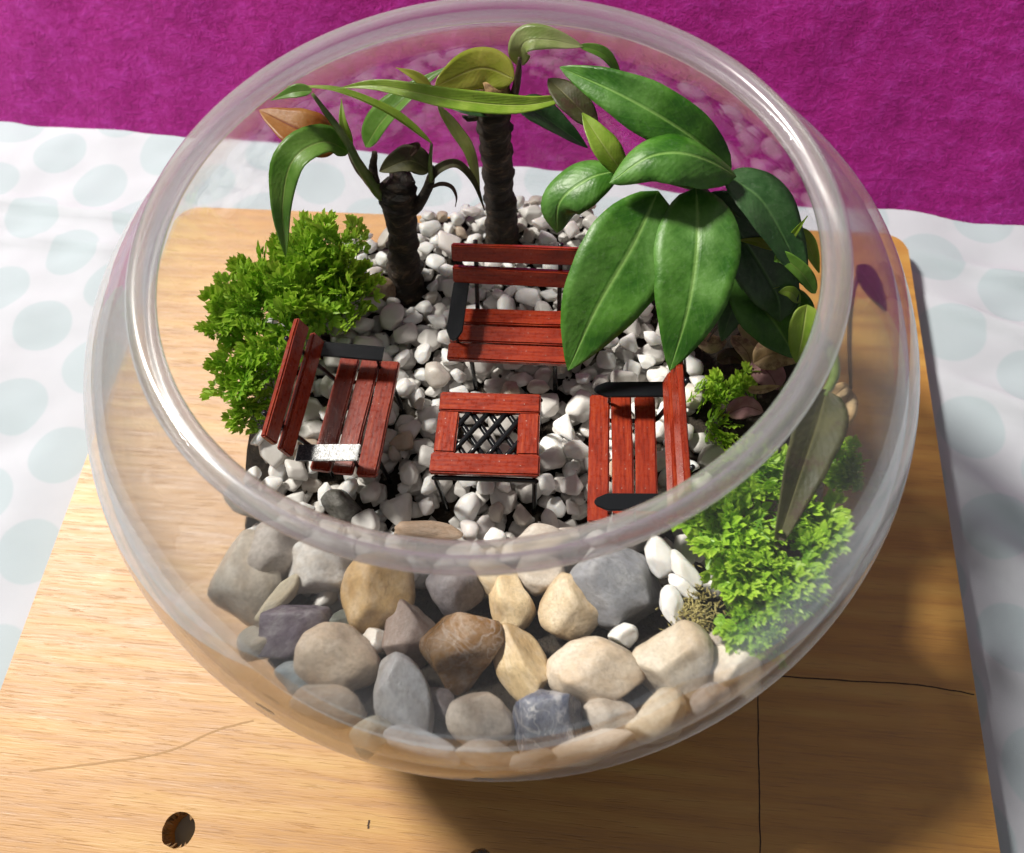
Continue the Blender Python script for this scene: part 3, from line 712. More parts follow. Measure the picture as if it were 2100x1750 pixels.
def gravel():
    rnd = random.Random(77)
    placed = []
    under = bmesh.new()
    for k in range(1050):
        first = k < 600
        a_ = rnd.choice((.33, .37, .41, .45, .50, .58))*rnd.uniform(.85, 1.12) if not first else rnd.uniform(.28, .46)
        b_ = a_*rnd.uniform(.66, .92); c_ = a_*rnd.uniform(.45, .68); th = rnd.uniform(0, math.pi)
        best = None
        for _ in range(14 if first else 26):
            for _t in range(40):
                x, y = rnd.uniform(-9.6, 9), rnd.uniform(-7.5, 10.6)
                if rnd.random() < in_gravel(x, y): break
            else: continue
            n = int(a_/GS)+1; i0, j0 = int((x-GX0)/GS), int((y-GX0)/GS)
            if i0-n < 0 or j0-n < 0 or i0+n+1 > GN or j0+n+1 > GN: continue
            I, J = np.mgrid[-n:n+1, -n:n+1]*GS; ca, sa = math.cos(th), math.sin(th)
            u, v = (I*ca+J*sa)/a_, (-I*sa+J*ca)/b_; q = 1-u*u-v*v; msk = q > 0
            if blocked[i0-n:i0+n+1, j0-n:j0+n+1][msk].any(): continue
            loc = HM[i0-n:i0+n+1, j0-n:j0+n+1]
            zc = np.max((loc+c_*np.sqrt(np.maximum(q, 0))*.92)[msk])
            if zc > (6.25 if y > 5 else 6.6 if y > -4.5 else 7.2): continue
            if math.hypot(x, y) > wall_r(zc, TH+.1+b_): continue
            score = zc+.15*rnd.random()
            if best is None or score < best[0]: best = (score, x, y, zc, i0, j0, n, q, msk)
        if best is None: continue
        _, x, y, zc, i0, j0, n, q, msk = best
        # local slope tilts the pebble
        loc = HM[i0-n:i0+n+1, j0-n:j0+n+1]
        gx = (loc[-1, :].mean()-loc[0, :].mean())/(2*n*GS); gy = (loc[:, -1].mean()-loc[:, 0].mean())/(2*n*GS)
        loc[msk] = np.maximum(loc, zc+c_*np.sqrt(np.maximum(q, 0))*.92)[msk]
        up = Vector((-gx*.6+rnd.gauss(0, .16), -gy*.6+rnd.gauss(0, .16), 1)).normalized()
        R = Vector((0, 0, 1)).rotation_difference(up).to_matrix()@Matrix.Rotation(th, 3, 'Z')
        mt = R.to_4x4()@Matrix.Diagonal((a_, b_, c_, 1)); mt.translation = (x, y, zc)
        t = rnd.random()
        colr = (.90, .90, .89) if t < .66 else (.78, .74, .73) if t < .84 else (.60, .55, .50) if t < .93 else (.52, .42, .33)
        placed.append((k, mt, colr, x, y, zc, rnd.randrange(12)))
    # a pebble shows when the height map keeps a good part of its top
    vis = []
    for p in placed:
        k, mt, colr, x, y, zc, pm = p
        i0, j0 = int((x-GX0)/GS), int((y-GX0)/GS); top = HM[i0-1:i0+2, j0-1:j0+2].mean()
        vis.append((top-zc, p))
    vis.sort(key=lambda t: t[0]); show = [p for _, p in vis[:300]]; rest = [p for _, p in vis[300:]]
    for k, mt, colr, x, y, zc, pm in show:
        o = link('white_pebble', PEB[pm])
        m2 = Matrix.Scale(U, 4)@mt; o.matrix_world = m2; o.color = (*colr, 1)
        if y > 6.2: zone = 'piled against the back glass '+('left of the tall trunk' if x < .4 else 'right of the tall trunk')
        elif y > 3.2: zone = 'beside the foot of the left forked trunk' if x < -1.6 else 'behind the rear bench at the foot of the tall trunk' if x < 3 else 'in the shade under the broad leaves'
        elif x < -4.6: zone = 'at the near end of the left bench' if y < -2 else 'beneath the left bench' if y < 1.6 else 'at the far end of the left bench by the fern'
        elif x > 5.2: zone = 'behind the right bench near the fern'
        elif y > 1.0: zone = 'under the seat of the rear bench' if x > -2 else 'left of the rear bench'
        elif y > -.6: zone = 'between the rear bench and the table' if x < 2 else 'at the far end of the right bench'
        elif y < -3.6: zone = 'in front of the table near the rim' if x > -3 else 'in front of the left bench near the rim'
        elif x < -2.3: zone = 'between the left bench and the table'
        elif x > 1.2: zone = 'between the table and the right bench'
        else: zone = 'lying under the table'
        tint = 'white' if colr[0] > .8 else 'pinkish white' if colr[0] > .7 else 'greyish' if colr[0] > .55 else 'tan'
        size = 'large' if mt.to_scale().x > .47 else 'small'
        lab = size+' '+tint+' pebble '+zone
        tag(o, lab, 'pebble', 'white gravel '+zone)
    V, F = [], []
    for k, mt, colr, x, y, zc, pm in rest:
        b = len(V); me = PEB[pm]
        V += [mt@v.co for v in me.vertices]; F += [tuple(b+i for i in p.vertices) for p in me.polygons]
    if V:
        o = new('gravel', V, F, M['gravel']); o.color = (.76, .74, .71, 1)
        tag(o, 'lower layer of white gravel showing in the gaps between pebbles', 'gravel', kind='stuff')
gravel()

# ================================================================== leaves and trunks
def leaf(parent, pxs, width, mat, roll=0, fold=.25, cup=.0, wavy=.06, name='leaf', shape=(.62, 1.0), facing=(0, -.42, .91), n=22, seed=0):
    base = parent.location/U
    path = smoothpath([at(*p)-base for p in pxs], n)
    nc = 9; top, bot, uv = [], [], []
    N0 = Vector(facing).normalized()
    for i, p in enumerate(path):
        t = i/(n-1)
        T = (path[min(i+1, n-1)]-path[max(i-1, 0)]).normalized()
        Nn = (N0-T*N0.dot(T))
        Nn = Nn.normalized() if Nn.length > .05 else T.orthogonal().normalized()
        Nn = Quaternion(T, rad(roll))@Nn
        B = T.cross(Nn)
        k, e = shape
        w = width/2*(math.sin(math.pi*min(1, max(0, t**k)))**e)
        w = max(w*(1+.07*noise.noise(Vector((t*6.5, seed*2.7, width)))), .02)
        for j in range(nc):
            u = -1+2*j/(nc-1)
            q = p+B*(u*w*math.cos(fold*abs(u)))+Nn*(abs(u)*w*math.sin(fold)-cup*w*u*u+wavy*w*noise.noise(Vector((t*4, u*1.5, seed*3.3+width))))
            top.append(q+Nn*.006); bot.append(q-Nn*.006); uv.append((j/(nc-1), t))
    f = []; q = len(top)
    for i in range(n-1):
        for j in range(nc-1):
            a_, b_, c_, d_ = i*nc+j, i*nc+j+1, (i+1)*nc+j+1, (i+1)*nc+j
            f += [(a_, b_, c_, d_), (q+a_, q+d_, q+c_, q+b_)]
        f += [(i*nc, (i+1)*nc, q+(i+1)*nc, q+i*nc), (i*nc+nc-1, q+i*nc+nc-1, q+(i+1)*nc+nc-1, (i+1)*nc+nc-1)]
    return new(name, top+bot, f, M[mat], parent, uvs=uv+uv)
def branch(parent, pxs, radii, mat, name='branch', **kw):
    return tube(name, [at(*p) for p in pxs], radii, M[mat], parent, local=parent.location/U, **kw)

# left forked tree
b0 = at(832, 597, 5.4); tl_ = empty('forked_tree', b0); tag(tl_, 'short dark forked tree stem with drooping leaves between fern and rear bench', 'plant', 'small trees in the bowl')
branch(tl_, [(832, 600, 5.4), (829, 540, 6.9), (826, 480, 8.3), (818, 420, 9.8), (816, 385, 10.7)], [.74, .68, .56, .57, .68, .60], 'bark', 'trunk', n=34, seg=20, rough=.20, seed=1, rings=3)
branch(tl_, [(822, 378, 10.65), (826, 366, 10.95)], [.56, .44], 'bark', 'cut_top', n=4, seg=14, rough=.4, seed=3)
branch(tl_, [(806, 425, 9.7), (770, 385, 10.7), (738, 340, 11.7), (708, 285, 12.7), (672, 235, 13.5), (640, 192, 14.2)], [.26, .22, .17, .14, .11, .06], 'stem', n=26, rough=.15, seed=4)
branch(tl_, [(790, 412, 10.0), (755, 372, 10.9), (728, 338, 11.5), (716, 312, 11.9)], [.18, .15, .11, .08], 'stem_red', n=16, rough=.15, seed=5)
branch(tl_, [(770, 385, 10.7), (766, 345, 11.4), (768, 312, 12.0)], [.17, .15, .10], 'bark', n=12, rough=.35, seed=6)
branch(tl_, [(838, 440, 9.4), (866, 408, 10.2), (882, 372, 11.0), (886, 342, 11.6)], [.26, .20, .17, .10], 'bark', n=16, rough=.2, seed=7)
branch(tl_, [(884, 372, 11.1), (882, 335, 11.9), (885, 296, 12.7)], [.10, .08, .05], 'stem', n=12)
leaf(tl_, [(716, 312, 11.9), (662, 292, 12.7), (600, 330, 12.7), (580, 420, 11.5), (586, 527, 9.7)], 1.45, 'leaf_mid', 8, .35, seed=1, shape=(.75, .8))
leaf(tl_, [(695, 302, 12), (625, 272, 12.7), (532, 226, 13.0)], 1.7, 'leaf_orange', 10, .2, seed=2, shape=(.8, .8))
leaf(tl_, [(885, 294, 12.7), (800, 232, 13.6), (690, 186, 14.2), (590, 178, 14.2)], .42, 'leaf_light', 25, .5, seed=3)
leaf(tl_, [(640, 186, 14.2), (600, 190, 14.2), (556, 206, 13.9)], .5, 'leaf_mid', 0, .3, seed=4)
leaf(tl_, [(750, 302, 11.6), (785, 248, 12.4), (845, 190, 13.2), (918, 136, 13.8)], 1.25, 'leaf_mid', -20, .35, seed=5)
leaf(tl_, [(882, 350, 11.5), (838, 330, 11.9), (778, 352, 11.7)], 1.15, 'leaf_olive', 0, .5, seed=6, shape=(.8, .7))
leaf(tl_, [(722, 300, 12.2), (704, 252, 12.9), (700, 203, 13.3)], .34, 'leaf_light', 0, .3, seed=7)
leaf(tl_, [(876, 378, 11), (902, 347, 11.5), (938, 338, 11.5), (972, 373, 10.8), (994, 432, 9.6)], .40, 'leaf_olive', 0, .5, seed=8, shape=(.6, .7))
leaf(tl_, [(878, 388, 10.8), (904, 378, 11), (926, 384, 10.9), (936, 404, 10.5), (934, 424, 10.1)], .18, 'leaf_brown', 0, .4, seed=9)
leaf(tl_, [(842, 320, 12.0), (856, 300, 12.4), (838, 296, 12.6)], .3, 'leaf_brown', 0, .5, seed=10)
# tall straight tree
b1 = at(1032, 507, 5.4); tr_ = empty('tall_tree', b1); tag(tr_, 'tall straight dark tree stem with a cut top behind the rear bench', 'plant', 'small trees in the bowl')
branch(tr_, [(1032, 510, 5.4), (1029, 450, 7.0), (1022, 370, 9.2), (1016, 290, 11.3), (1012, 230, 12.7), (1014, 190, 13.6)], [.68, .64, .58, .57, .55, .60, .62], 'bark', 'trunk', n=46, seg=20, rough=.20, seed=11, rings=4)
branch(tr_, [(1014, 190, 13.55), (1018, 172, 13.95)], [.54, .40], 'cut', 'cut_top', n=4, seg=14, rough=.35, seed=13)
branch(tr_, [(1052, 205, 13.3), (1062, 160, 14.2), (1066, 118, 14.9)], [.16, .13, .06], 'stem_red', n=10, rough=.2, seed=14)
branch(tr_, [(985, 235, 12.7), (962, 243, 12.7), (948, 238, 12.9)], [.16, .12, .03], 'bark', n=8, rough=.4, seed=15)
leaf(tr_, [(690, 181, 14.3), (780, 176, 14.6), (930, 205, 14.5), (1070, 216, 14.2), (1182, 196, 14.2)], .72, 'leaf_light', 10, .35, seed=11, shape=(1.25, .9), n=30)
leaf(tr_, [(1055, 162, 14.2), (985, 140, 14.4), (892, 178, 14.4)], 1.35, 'leaf_yellow', -25, .1, .1, .12, seed=12, shape=(.85, .55))
leaf(tr_, [(1062, 135, 14.2), (1075, 88, 15.0), (1125, 82, 15.2), (1195, 96, 15.0)], 1.0, 'leaf_pale', 0, .3, seed=13, shape=(.75, .7))
leaf(tr_, [(1188, 94, 15.0), (1238, 112, 14.8), (1272, 155, 14.2)], .45, 'leaf_mid', 0, .4, seed=14, shape=(.9, .6))
leaf(tr_, [(885, 182, 14.1), (850, 156, 14.5), (812, 139, 14.7)], .36, 'leaf_yellow', 0, .3, seed=15)
leaf(tr_, [(898, 218, 13.3), (935, 270, 12.4), (966, 322, 11.2), (984, 405, 9.7)], .55, 'leaf_pale', 0, .5, seed=16, shape=(.8, .7))
leaf(tr_, [(1058, 212, 13.2), (1110, 236, 12.9), (1205, 304, 12.0)], 1.15, 'leaf_dark', -12, .35, seed=17, shape=(.8, .8))
leaf(tr_, [(1010, 235, 13.0), (960, 228, 13.2), (920, 222, 13.2)], .35, 'leaf_dark', 0, .3, seed=18)
# broad leaved plant on the right
b2 = at(1545, 655, 6.0); tb = empty('broad_leaved_plant', b2); tag(tb, 'glossy broad leaved plant overhanging the right side of the garden', 'plant', 'small trees in the bowl')
branch(tb, [(1545, 660, 6.0), (1530, 570, 8.2), (1490, 470, 10.6), (1440, 390, 12.6), (1380, 350, 13.4)], [.34, .28, .22, .16, .08], 'stem_red', 'trunk', n=24, rough=.2, seed=21)
branch(tb, [(1440, 392, 12.6), (1520, 450, 12.0), (1603, 520, 11.3)], [.09, .08, .05], 'stem', n=14)
branch(tb, [(1440, 390, 12.6), (1360, 370, 13.0), (1280, 352, 13.0)], [.10, .08, .06], 'stem', n=12)
leaf(tb, [(1350, 392, 13.3), (1300, 500, 12.7), (1225, 630, 11.6), (1165, 760, 10.0)], 3.0, 'leaf', -4, .13, .05, .09, seed=21, shape=(.80, .80))
leaf(tb, [(1428, 385, 13.2), (1430, 500, 12.8), (1412, 630, 11.9), (1374, 760, 10.4)], 2.72, 'leaf', 6, .14, .05, .09, seed=22, shape=(.74, .80))
leaf(tb, [(1510, 362, 13.6), (1430, 322, 14.6), (1340, 318, 14.8), (1250, 376, 14.0)], 1.9, 'leaf', 16, .15, .5, .10, seed=23, shape=(.85, .7))
leaf(tb, [(1500, 345, 13.4), (1400, 268, 14.6), (1275, 196, 15.3), (1148, 138, 15.5)], 1.75, 'leaf', -14, .3, .1, .09, seed=24, shape=(.85, .75))
leaf(tb, [(1268, 350, 13.0), (1205, 368, 12.9), (1148, 415, 12.3), (1142, 478, 11.2)], 1.75, 'leaf', 14, .15, .35, .05, seed=25, shape=(.85, .65))
leaf(tb, [(1280, 360, 13.0), (1238, 300, 13.8), (1194, 232, 14.3)], .95, 'leaf_light', 0, .35, seed=26, shape=(.8, .8))
leaf(tb, [(1225, 262, 13.8), (1170, 205, 14.4), (1124, 162, 14.5)], 1.0, 'leaf_olive', 0, .25, seed=27, shape=(.9, .7))
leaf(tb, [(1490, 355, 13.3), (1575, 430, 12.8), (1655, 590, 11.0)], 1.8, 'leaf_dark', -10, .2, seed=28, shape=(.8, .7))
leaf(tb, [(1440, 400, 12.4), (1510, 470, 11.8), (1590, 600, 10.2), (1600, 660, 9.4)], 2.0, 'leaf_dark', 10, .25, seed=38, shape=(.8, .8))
leaf(tb, [(1606, 510, 11.4), (1560, 498, 11.6), (1510, 492, 11.6)], .42, 'leaf_yellow', 0, .3, seed=29)
leaf(tb, [(1600, 520, 11.3), (1628, 480, 12.2), (1656, 443, 12.9)], .26, 'leaf_light', 0, .3, seed=30)
leaf(tb, [(1672, 602, 10.8), (1645, 562, 11.4), (1606, 530, 11.8), (1588, 536, 11.6)], .6, 'leaf_mid', 0, .4, seed=31, shape=(.7, .7))
leaf(tb, [(1505, 560, 10.2), (1560, 625, 9.7), (1600, 680, 9.0), (1630, 735, 8.2)], 2.2, 'leaf', 0, .25, seed=32, shape=(.72, .8))
leaf(tb, [(1655, 625, 10.6), (1645, 690, 9.9), (1634, 745, 9.2)], 1.1, 'leaf_light', 0, .25, seed=33, shape=(.7, .7))
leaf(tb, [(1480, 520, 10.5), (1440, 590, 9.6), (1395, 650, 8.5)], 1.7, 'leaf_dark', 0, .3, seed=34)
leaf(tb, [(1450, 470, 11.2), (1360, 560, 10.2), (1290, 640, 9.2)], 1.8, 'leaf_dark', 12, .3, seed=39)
branch(tb, [(1600, 640, 7.2), (1690, 700, 9.0), (1712, 760, 10.0), (1690, 815, 10.2)], [.22, .2, .17, .14], 'stem', n=16)
leaf(tb, [(1695, 800, 10.3), (1672, 880, 10.2), (1635, 990, 9.8), (1588, 1135, 9.0)], 1.75, 'leaf_olive', 0, .45, seed=35, shape=(.62, .75))
branch(tb, [(1765, 548, 11.4), (1748, 610, 10.6), (1742, 690, 9.4), (1745, 800, 8.2)], [.07, .08, .08, .05], 'stem_red', n=16)
leaf(tb, [(1757, 545, 11.6), (1785, 585, 11.0), (1818, 640, 10.2)], .75, 'leaf_olive', 0, .3, seed=36, shape=(.7, .7))

for k_, (px_, w_, m_) in enumerate((
    ([(1500, 540, 10.4), (1540, 590, 9.6), (1560, 640, 8.6)], 1.2, 'leaf_dark'), ([(1560, 520, 10.6), (1600, 560, 10.2), (1632, 615, 9.4)], 1.1, 'leaf_mid'),
    ([(1470, 560, 9.8), (1440, 640, 8.6), (1430, 700, 7.6)], 1.0, 'leaf_olive'), ([(1610, 590, 10.0), (1645, 640, 9.4), (1655, 700, 8.6)], .9, 'leaf'),
    ([(1540, 560, 9.6), (1500, 640, 8.6), (1480, 700, 7.7)], 1.0, 'leaf_dark'), ([(1620, 470, 11.8), (1655, 500, 11.6), (1680, 560, 11.0)], .6, 'leaf_light'))):
    leaf(tb, px_, w_, m_, (k_*37) % 40-20, .3, seed=60+k_, shape=(.75, .8))
for k_, (px_, r_, m_) in enumerate((
    ([(1560, 700, 6.6), (1590, 640, 8.6), (1612, 560, 10.6)], .06, 'stem'), ([(1500, 700, 6.5), (1545, 660, 8.0), (1600, 650, 9.2)], .05, 'stem_red'),
    ([(1620, 740, 7.0), (1610, 690, 8.4), (1640, 620, 10.0)], .06, 'leaf_mid'), ([(1440, 720, 6.5), (1480, 660, 8.0), (1540, 640, 8.8)], .045, 'stem_red'),
    ([(1600, 800, 7.2), (1640, 760, 8.4), (1665, 690, 9.6)], .06, 'leaf_pale'))):
    branch(tb, px_, [r_, r_*.7], m_, 'twig', n=10, seg=7)
for k_, (px_, w_, m_) in enumerate((
    ([(1612, 560, 10.6), (1590, 580, 10.4), (1560, 590, 10.2)], .4, 'leaf_yellow'), ([(1640, 620, 10.0), (1620, 600, 10.4), (1596, 600, 10.4)], .45, 'leaf_light'),
    ([(1665, 690, 9.6), (1650, 720, 9.4), (1640, 760, 9.0)], .5, 'leaf_yellow'))):
    leaf(tb, px_, w_, m_, 0, .3, seed=80+k_, shape=(.75, .8))
# ================================================================== ferns
def frond_mesh(seed):
    rnd = random.Random(seed); v, f, uv = [], [], []
    def leaflet(p, d, nrm, l, wd, tip):
        s = d.cross(nrm).normalized(); b = len(v)
        v.extend([p, p+d*l*.38+s*wd+nrm*wd*.25, p+d*l*.72+s*wd*.75+nrm*wd*.2, p+d*l-nrm*l*.10, p+d*l*.72-s*wd*.75+nrm*wd*.2, p+d*l*.38-s*wd+nrm*wd*.25])
        uv.extend([(0, tip*.5), (0, tip*.8), (0, tip*.9), (0, min(1, tip*1.2)), (0, tip*.9), (0, tip*.8)])
        f.extend([(b, b+1, b+2, b+3), (b, b+3, b+4, b+5)])
    def strip(a_, b_, w0):
        d = (b_-a_).normalized(); s = d.cross(Vector((0, 0, 1))).normalized()*w0; k = len(v)
        v.extend([a_+s, a_-s, b_-s*.5, b_+s*.5]); uv.extend([(0, .15)]*4); f.append((k, k+1, k+2, k+3))
    L = 1.0; nseg = 6; Z = Vector((0, 0, 1))
    pts = [Vector((.06*math.sin(i/nseg*4+seed), i/nseg*L, -.16*(i/nseg)**2+.12*math.sin(i/nseg*2.2))) for i in range(nseg+1)]
    for i in range(nseg):
        strip(pts[i], pts[i+1], .016)
        t = (i+.5)/nseg
        if t < .2: continue
        for sd in (-1, 1):
            if rnd.random() < .14: continue
            an = sd*rad(rnd.uniform(34, 62)*(1-.3*t)); pl = .34*(math.sin(math.pi*min(1, .2+.72*t))**.8)*rnd.uniform(.75, 1.25)
            dd = Vector((math.sin(an), math.cos(an), rnd.uniform(-.2, .3))).normalized()
            nn = (Z-dd*dd.z+Vector((rnd.uniform(-.35, .35), rnd.uniform(-.2, .2), 0))).normalized()
            strip(pts[i], pts[i]+dd*pl*.8, .012)
            for s2 in (-1, 1):
                ld = Matrix.Rotation(-s2*rad(rnd.uniform(36, 58)), 3, nn)@dd
                leaflet(pts[i]+dd*pl*rnd.uniform(.45, .7), (ld+nn*rnd.uniform(-.1, .2)).normalized(), nn, .21*rnd.uniform(.75, 1.2), .062, .25+.65*t)
            leaflet(pts[i]+dd*pl*.75, dd, nn, .25*rnd.uniform(.85, 1.2), .078, .35+.65*t)
    for a2 in (-.5, 0, .5): leaflet(pts[-1], Vector((math.sin(a2), math.cos(a2), 0)), Z, .24, .075, 1.0)
    me = bpy.data.meshes.new('frond'); me.from_pydata([tuple(x*U) for x in v], [], f)
    l = me.uv_layers.new(); idx = np.empty(len(me.loops), dtype=np.int32); me.loops.foreach_get('vertex_index', idx)
    l.data.foreach_set('uv', np.asarray(uv, dtype=np.float32)[idx].ravel()); me.materials.append(M['fern']); me.update(); return me
FR = [frond_mesh(k+1) for k in range(7)]
def fern(name, root_px, label, blobs, seed):
    base = at(*root_px); root = empty(name, base); tag(root, label, 'fern', 'feathery ferns in the bowl'); rnd = random.Random(seed)
    for (px, py, z, rx, ry, rz, cnt, size) in blobs:
        c = at(px, py, z); rt = Vector((c.x*.75+base.x*.25, c.y*.75+base.y*.25, max(5.8, c.z-rz-.6)))
        for k in range(cnt):
            g = Vector((rnd.gauss(0, 1), rnd.gauss(0, 1), rnd.gauss(.35, .9))).normalized()
            if g.z < -.35: g.z *= -.6
            rr = rnd.uniform(.45, 1.0)**.6
            tip = c+Vector((g.x*rx*rr, g.y*ry*rr, g.z*rz*rr))
            tip = fit_inside(tip, .60) if tip.z < 15.8 else tip
            if tip.z < 6.3: tip.z = 6.3+rnd.random()*.3
            l = size*rnd.uniform(.6, 1.25)
            d = (tip-rt).normalized(); d = (d+Vector((0, 0, -.10))+Vector((rnd.gauss(0, .34), rnd.gauss(0, .34), rnd.gauss(0, .25)))).normalized()
            st = tip-d*l
            X = d.cross(Vector((0, 0, 1)));
            if X.length < .1: X = Vector((1, 0, 0))
            X.normalize(); Z = X.cross(d)
            if Z.z < 0: X, Z = -X, -Z
            Rm = Matrix((X, d, Z)).transposed()@Matrix.Rotation(rnd.gauss(0, .6), 3, 'Y')
            o = link('frond', FR[rnd.randrange(7)], root)
            mt = Rm.to_4x4()@Matrix.Scale(l, 4); mt.translation = (st-base)*U; o.matrix_basis = mt
            if k % 4 == 0:
                tube('stem', [rt-base, (rt+st)/2-base+Vector((0, 0, .2)), st-base], [.04, .025], M['stem'], root, n=5, seg=5)
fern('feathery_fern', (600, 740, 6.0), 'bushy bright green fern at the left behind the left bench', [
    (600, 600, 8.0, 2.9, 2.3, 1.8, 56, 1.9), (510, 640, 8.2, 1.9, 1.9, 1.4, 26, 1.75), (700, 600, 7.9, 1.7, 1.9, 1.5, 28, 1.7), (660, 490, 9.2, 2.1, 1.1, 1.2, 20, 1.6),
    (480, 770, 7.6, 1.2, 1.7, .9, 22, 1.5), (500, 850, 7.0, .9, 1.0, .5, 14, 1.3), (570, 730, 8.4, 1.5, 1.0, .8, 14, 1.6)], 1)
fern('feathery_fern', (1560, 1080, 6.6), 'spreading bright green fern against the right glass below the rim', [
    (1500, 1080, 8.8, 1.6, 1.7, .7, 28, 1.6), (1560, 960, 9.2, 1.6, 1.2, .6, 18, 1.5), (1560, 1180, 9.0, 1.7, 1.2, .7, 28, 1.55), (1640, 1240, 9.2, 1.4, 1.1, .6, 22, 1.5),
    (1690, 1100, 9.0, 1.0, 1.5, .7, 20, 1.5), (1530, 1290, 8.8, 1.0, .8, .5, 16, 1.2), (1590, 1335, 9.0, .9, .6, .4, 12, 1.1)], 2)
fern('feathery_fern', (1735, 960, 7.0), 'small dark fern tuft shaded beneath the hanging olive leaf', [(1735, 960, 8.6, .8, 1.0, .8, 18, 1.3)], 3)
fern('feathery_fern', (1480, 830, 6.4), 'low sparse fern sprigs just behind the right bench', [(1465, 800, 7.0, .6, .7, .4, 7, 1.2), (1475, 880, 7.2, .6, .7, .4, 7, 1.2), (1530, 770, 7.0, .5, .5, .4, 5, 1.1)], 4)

# tan moss clump beside the fern
def moss():
    rnd = random.Random(9); c = at(1432, 1262, 8.1); v, f = [], []
    for k in range(420):
        g = Vector((rnd.gauss(0, .42), rnd.gauss(0, .50), 0)); b = c+g+Vector((0, 0, .12-.3*g.length)); d = Vector((rnd.gauss(0, .5), rnd.gauss(0, .5), .7)).normalized(); l = rnd.uniform(.10, .26)
        s = d.orthogonal().normalized()*.025; e = d.cross(s).normalized()*.025; i = len(v); bend = Vector((rnd.gauss(0, .06), rnd.gauss(0, .06), -.02))
        v.extend([b+s, b-s*.5+e, b-s*.5-e, b+d*l*.6+s+bend*.5, b+d*l*.6-s*.5+e+bend*.5, b+d*l*.6-s*.5-e+bend*.5, b+d*l+bend])
        f.extend([(i, i+1, i+4, i+3), (i+1, i+2, i+5, i+4), (i+2, i, i+3, i+5), (i+3, i+4, i+6), (i+4, i+5, i+6), (i+5, i+3, i+6)])
    tag(new('moss', v, f, M['moss']), 'dry tan moss clump between white pebbles and the right fern', 'moss', kind='stuff')
moss()

# fallen dry leaves
def dry(pxs, width, mat, label, fold=.5, seed=0, roll=0):
    b = at(*pxs[0]); e = empty('dry_leaf', b); tag(e, label, 'dry leaf', 'fallen dry leaves under the broad leaved plant')
    leaf(e, pxs, width, mat, roll, fold, .3, .25, 'blade', (.8, .7), n=14, seed=seed)
dry([(1515, 650, 7.6), (1560, 700, 7.3), (1575, 735, 7.1)], 1.0, 'leaf_dry', 'mottled tan dry leaf under the broad green leaf at right', .3, 51)
dry([(1545, 745, 7.6), (1590, 725, 7.9), (1650, 735, 8.1)], 1.3, 'leaf_dry', 'yellow tan curled dry leaf touching the rim at right', .4, 52)
dry([(1545, 735, 7.3), (1580, 770, 7.3), (1595, 800, 7.2)], 1.2, 'leaf_purple', 'dusky purple dry leaf beside the yellow tan one', .3, 53)
dry([(1490, 850, 7.3), (1530, 835, 7.5), (1565, 845, 7.3)], .9, 'leaf_purple', 'mauve dry leaf lying on the sparse fern sprigs', .5, 54)
dry([(1535, 800, 7.5), (1560, 800, 7.8), (1600, 792, 7.8)], .5, 'leaf_dry', 'pale curled dry leaf scrap behind the right bench', .9, 55)
dry([(1395, 655, 6.9), (1415, 645, 7.0), (1430, 640, 7.1)], .45, 'leaf_purple', 'tiny pink dry leaf scrap under the broad leaves', .3, 56)
dry([(1745, 800, 8.4), (1725, 850, 8.5), (1700, 905, 8.3)], 1.0, 'leaf_dry', 'hanging grey tan dry leaf by the right glass', .4, 57)
dry([(1740, 790, 8.6), (1715, 810, 8.8), (1685, 850, 8.7)], .6, 'leaf_dry', 'small orange tan dry leaf above the hanging grey one', .3, 58)
dry([(1430, 690, 6.9), (1460, 705, 7.0), (1490, 700, 6.9)], .8, 'leaf_dry', 'pinkish tan dry leaf on the dark soil under the broad leaves', .3, 61)
dry([(1350, 610, 6.9), (1375, 640, 7.1), (1385, 680, 6.9)], .9, 'leaf_purple', 'rose brown dry leaf between the two hanging broad leaves', .4, 62)
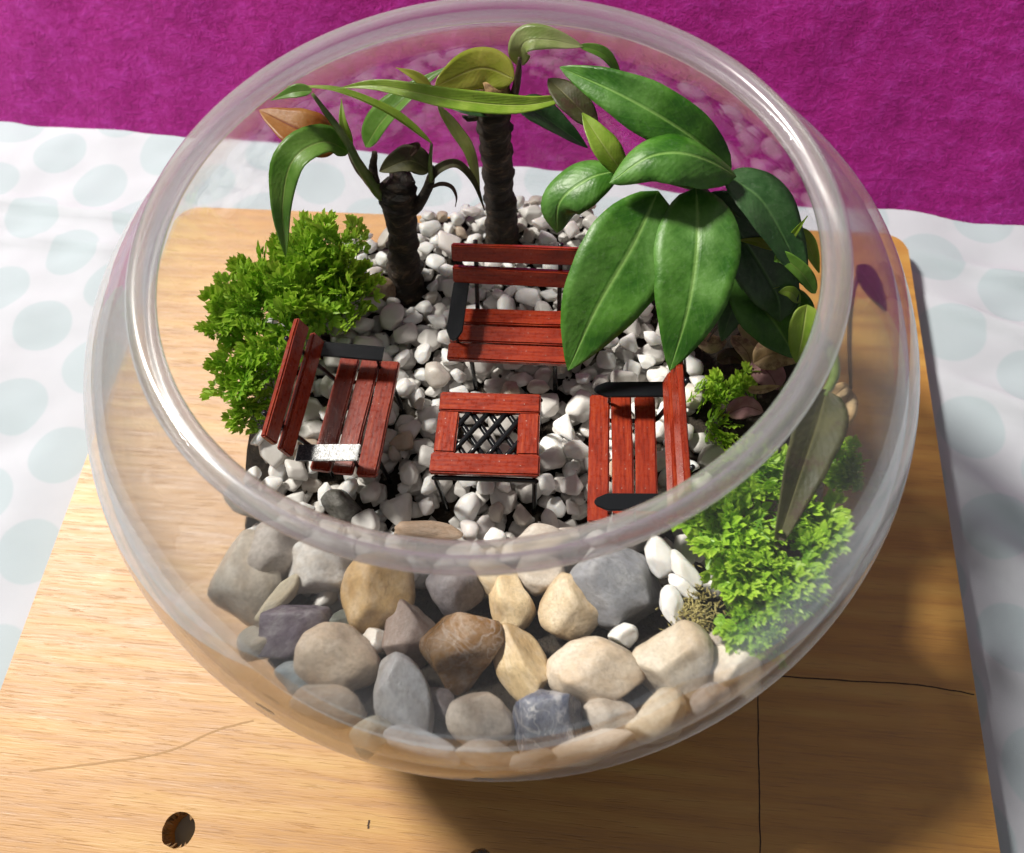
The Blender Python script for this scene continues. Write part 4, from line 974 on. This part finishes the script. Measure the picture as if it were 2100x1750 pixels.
dry([(1470, 740, 6.8), (1500, 730, 7.0), (1525, 745, 6.8)], .7, 'leaf_brown', 'dark brown dry leaf behind the far arm of the right bench', .5, 63)
dry([(1500, 690, 7.2), (1530, 720, 7.2), (1545, 760, 7.0)], .8, 'leaf_dry', 'bent straw coloured dry leaf beside the sparse fern sprigs', .6, 64)
dry([(1590, 850, 7.6), (1620, 830, 7.8), (1650, 800, 7.8)], .7, 'leaf_purple', 'dull violet dry leaf partly behind the rim at right', .4, 65)
dry([(1545, 690, 8.0), (1575, 680, 8.3), (1600, 700, 8.1)], .8, 'leaf_dry', 'pale straw dry leaf caught in the twigs at right', .5, 66)
dry([(1455, 655, 7.6), (1480, 640, 7.9), (1510, 650, 7.7)], .7, 'leaf_purple', 'small rosy dry leaf caught under the dark green leaves', .4, 67)

# crumbs of soil and plant litter on the gravel
def crumbs():
    rnd = random.Random(31); v, f = [], []
    for k in range(900):
        x, y = rnd.uniform(-8.5, 8.5), rnd.uniform(-5.5, 10)
        if math.hypot(x, y) > 10.4: continue
        i0, j0 = int((x-GX0)/GS), int((y-GX0)/GS); z = HM[i0, j0]
        if z > HM[i0-5:i0+6, j0-5:j0+6].mean()-.10: continue
        if rnd.random() > (1.0 if y > 3.5 or x > 5 or x < -5 else .35): continue
        r = rnd.uniform(.025, .085); c = Vector((x, y, z+r*.3)); b = len(v)
        ax = [Vector((rnd.gauss(0, 1), rnd.gauss(0, 1), rnd.gauss(0, 1))).normalized()*r*rnd.uniform(.6, 1.4) for _ in range(6)]
        for q, d in enumerate(((1, 0, 0), (0, 1, 0), (0, 0, 1), (-1, 0, 0), (0, -1, 0), (0, 0, -1))): v.append(c+Vector(d)*r+ax[q]*.4)
        f += [(b, b+1, b+2), (b+1, b+3, b+2), (b+3, b+4, b+2), (b+4, b, b+2), (b+1, b, b+5), (b+3, b+1, b+5), (b+4, b+3, b+5), (b, b+4, b+5)]
    tag(new('soil_crumbs', v, f, M['soil'], smooth=False), 'dark crumbs of soil scattered on the white gravel', 'soil', kind='stuff')
crumbs()
